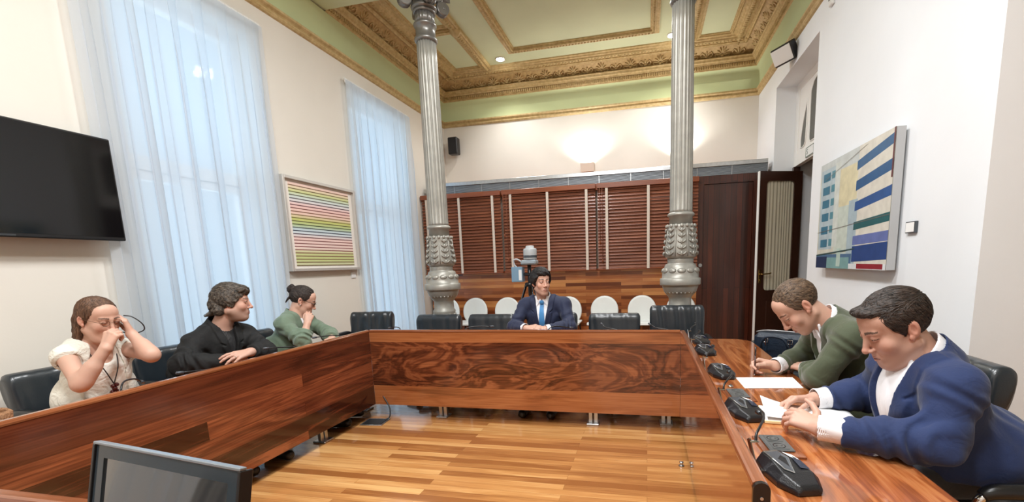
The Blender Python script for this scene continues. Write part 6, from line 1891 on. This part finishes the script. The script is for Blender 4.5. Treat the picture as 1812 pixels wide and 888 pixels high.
p.build(dict(open=.0030, gaze=(0, 1, 0), brow=(.10, .075, .06), fat=.008, width=1.05, nose=1.12, stubble=.45, beard=(.20, .15, .12), lip=(.36, .17, .15)))
p.hair(H_GREY, dict(style='shaggy', thick=.012, amp=.6, len=.06, strands=3000, fluff=1.8))
p.jacket(BLACK_CLOTH, zb=-.26, wt=.05, lap=.045, cuffL=.93, cuffR=.93, fold=.008, infl=.026, sleeve=.020)
p.shirt(cloth('black_shirt', srgb(24, 24, 26), .5, .1, 500, .3), cuffs=(), hcol=.03, collar=False)
p.legs_clothes(MAT['trouser'])
t_ = p.hands[0][3]['fingers'][2][0]
b = MB(); mid = Vector((t_[0]*.45+t_[1]*.55)-p.base); b.tube([mid+Vector(rot_to(t_[1]-t_[0]) @ Vector((.0100*math.cos(a), .0100*math.sin(a), 0))) for a in [2*PI*k/16 for k in range(16)]], .0014, 6, closed=True); b.build('finger_ring', MAT['chrome'], p.ob)

# ---- woman in the green blazer
p = Person('woman with dark hair in a bun, glasses and sage green blazer, hand at her mouth', (-3.05, 3.20, 0),
    N=(-2.93, 3.165, .945), C=(-2.96, 3.15, .78), Wst=(-3.0, 3.12, .63), Pel=(-3.05, 3.09, .50+.128),
    sR=(-2.905, 3.010, .895), sL=(-2.975, 3.325, .895), eR=(-2.720, 2.985, .752), eL=(-2.78, 3.37, .75), wR=(-2.735, 3.075, .885), wL=(-2.63, 3.22, .74),
    Hc=(-2.885, 3.225, 1.062), face=(.74, .52, -.42), hs=.97, g=.94, ga=.90, skin=SK2)
p.add_hand(p.wR, (-.02, .50, .86), (.60, -.70, .3), -1, [(.7, .9), (.8, 1.0), (.9, 1.0), (1.0, 1.0)], .90, thumb=(.75, .5, -.3), thumb2=(.9, -.1, -.4))
p.add_hand(p.wL, (.3, -.9, -.05), (.1, 0, .95), 1, [(.3, .4)]*4, .90)
p.build(dict(open=.0010, gaze=(0, 1, -.5), brow=(.05, .03, .025), lip=(.46, .16, .14), width=.93))
p.hair(H_DARK, dict(style='bun', thick=.007))
p.jacket(SAGE, zb=-.30, wt=.055, cuffR=.60, cuffL=.85, fold=.009, infl=.022, sleeve=.020, wrist=.026)
p.shirt(WHITE_SHIRT, collar=False, cuffs=())
p.legs_clothes(MAT['trouser'])
b = MB(); hl_ = lambda q: Vector(p.hw(q)-p.base)
for sg in (-1, 1):
    pts = [hl_((sg*.032+.0235*math.cos(a)*(1 if abs(math.cos(a)) < .8 else .97), .1025-.006*abs(math.cos(a)), .004+.0165*math.sin(a))) for a in [2*PI*k/20 for k in range(20)]]
    b.tube(pts, .0020, 6, closed=True)
    b.tube([hl_((sg*.056, .096, .012)), hl_((sg*.072, .06, .013)), hl_((sg*.081, .0, .013)), hl_((sg*.079, -.02, .0))], .0019, 6, sub=4)
b.tube([hl_((-.010, .1035, .008)), hl_((0, .107, .011)), hl_((.010, .1035, .008))], .0018, 6, sub=3)
b.build('eyeglasses', MAT['black_gloss'], p.ob)
b = MB()
for sg in (-1, 1): b.ell(hl_((sg*.080, -.002, -.033)), (.0045, .0045, .0045), 8, 6)
b.build('earring', MAT['white_plastic'], p.ob)
b = MB()
for k in range(8):
    a = 2*PI*k/8; b.ell(hl_((.024*math.cos(a), -.100, .066+.026*math.sin(a))), (.005, .005, .005), 8, 6)
b.build('hair_tie', plain('hair_tie_pale', srgb(190, 196, 204), .4), p.ob)
# ================================================================== daylight, lamps, camera
w = bpy.data.worlds.new('sky'); SC.world = w; w.use_nodes = True
bg = w.node_tree.nodes['Background']; bg.inputs[0].default_value = (.58, .81, 1.0, 1); bg.inputs[1].default_value = .9

def area(name, loc, rot, sx, sy, power, col, spread=180):
    l = bpy.data.lights.new(name, 'AREA'); l.shape = 'RECTANGLE'; l.size = sx; l.size_y = sy; l.energy = power; l.color = col; l.spread = math.radians(spread)
    o = bpy.data.objects.new(name, l); COL.objects.link(o); o.location = loc; o.rotation_euler = rot
    return o
for (a, c, z0, z1) in WIN:
    area('daylight', (XL-.5, (a+c)/2, (z0+z1)/2), (0, -PI/2, 0), z1-z0, c-a, 15, (.60, .82, 1.0))
def lamp(name, loc, power, size=.25, col=(.97, .985, 1.0)):
    l = bpy.data.lights.new(name, 'AREA'); l.shape = 'DISK'; l.size = size; l.energy = power; l.color = col
    o = bpy.data.objects.new(name, l); COL.objects.link(o); o.location = loc
    return o
for (x, y) in ((-1.25, .8), (-.15, .9), (-.9, -.8), (-.9, 2.9)):
    lamp('ceiling_lamp', (x, y, 4.3), 82, .5)
for (x, y) in ((-2.215, 7.02), (.345, 7.02)):
    l = bpy.data.lights.new('spot', 'SPOT'); l.energy = 70; l.spot_size = 2.2; l.spot_blend = .8; l.shadow_soft_size = .05; l.color = (1, .99, .98)
    o = bpy.data.objects.new('spot', l); COL.objects.link(o); o.location = (x, y, ZC-.05)
for x in (-.97, .50):
    l = bpy.data.lights.new('uplight', 'SPOT'); l.energy = 34; l.spot_size = 2.5; l.spot_blend = .6; l.shadow_soft_size = .04; l.color = (1, .97, .92)
    o = bpy.data.objects.new('uplight', l); COL.objects.link(o); o.location = (x, YB-.10, 2.95); o.rotation_euler = (PI-.25, 0, 0)
lamp('booth_zone_lamp', (-.9, 5.9, 4.35), 52, .5)  # added fill light to brighten the far bay, no fitting there

cam = bpy.data.cameras.new('camera'); co = bpy.data.objects.new('camera', cam); COL.objects.link(co)
cam.sensor_width = 36; cam.lens = 778/1812*36
cam.shift_x = (906-972.26)/1812; cam.shift_y = (583.77-444)/1812
cam.clip_start = .02
yaw, pit, rol = -.221153661, -.149714614, -.0328316699
fw = Vector((math.sin(yaw)*math.cos(pit), math.cos(yaw)*math.cos(pit), math.sin(pit)))
rt = Vector((math.cos(yaw), -math.sin(yaw), 0)); up = rt.cross(fw)
r2 = math.cos(rol)*rt + math.sin(rol)*up; u2 = -math.sin(rol)*rt + math.cos(rol)*up
M = Matrix((r2, u2, -fw)).transposed().to_4x4(); M.translation = (0, 0, EYE)
co.matrix_world = M
SC.camera = co
SC.view_settings.view_transform = 'Standard'; SC.view_settings.look = 'None'
SC.view_settings.exposure = .0; SC.view_settings.gamma = 1; SC.view_settings.use_curve_mapping = False
SC.cycles.use_denoising = True
SC.cycles.max_bounces = 10; SC.cycles.diffuse_bounces = 5; SC.cycles.glossy_bounces = 4; SC.cycles.transmission_bounces = 8; SC.cycles.transparent_max_bounces = 8
SC.cycles.sample_clamp_indirect = 8
SC.cycles.caustics_reflective = False; SC.cycles.caustics_refractive = False
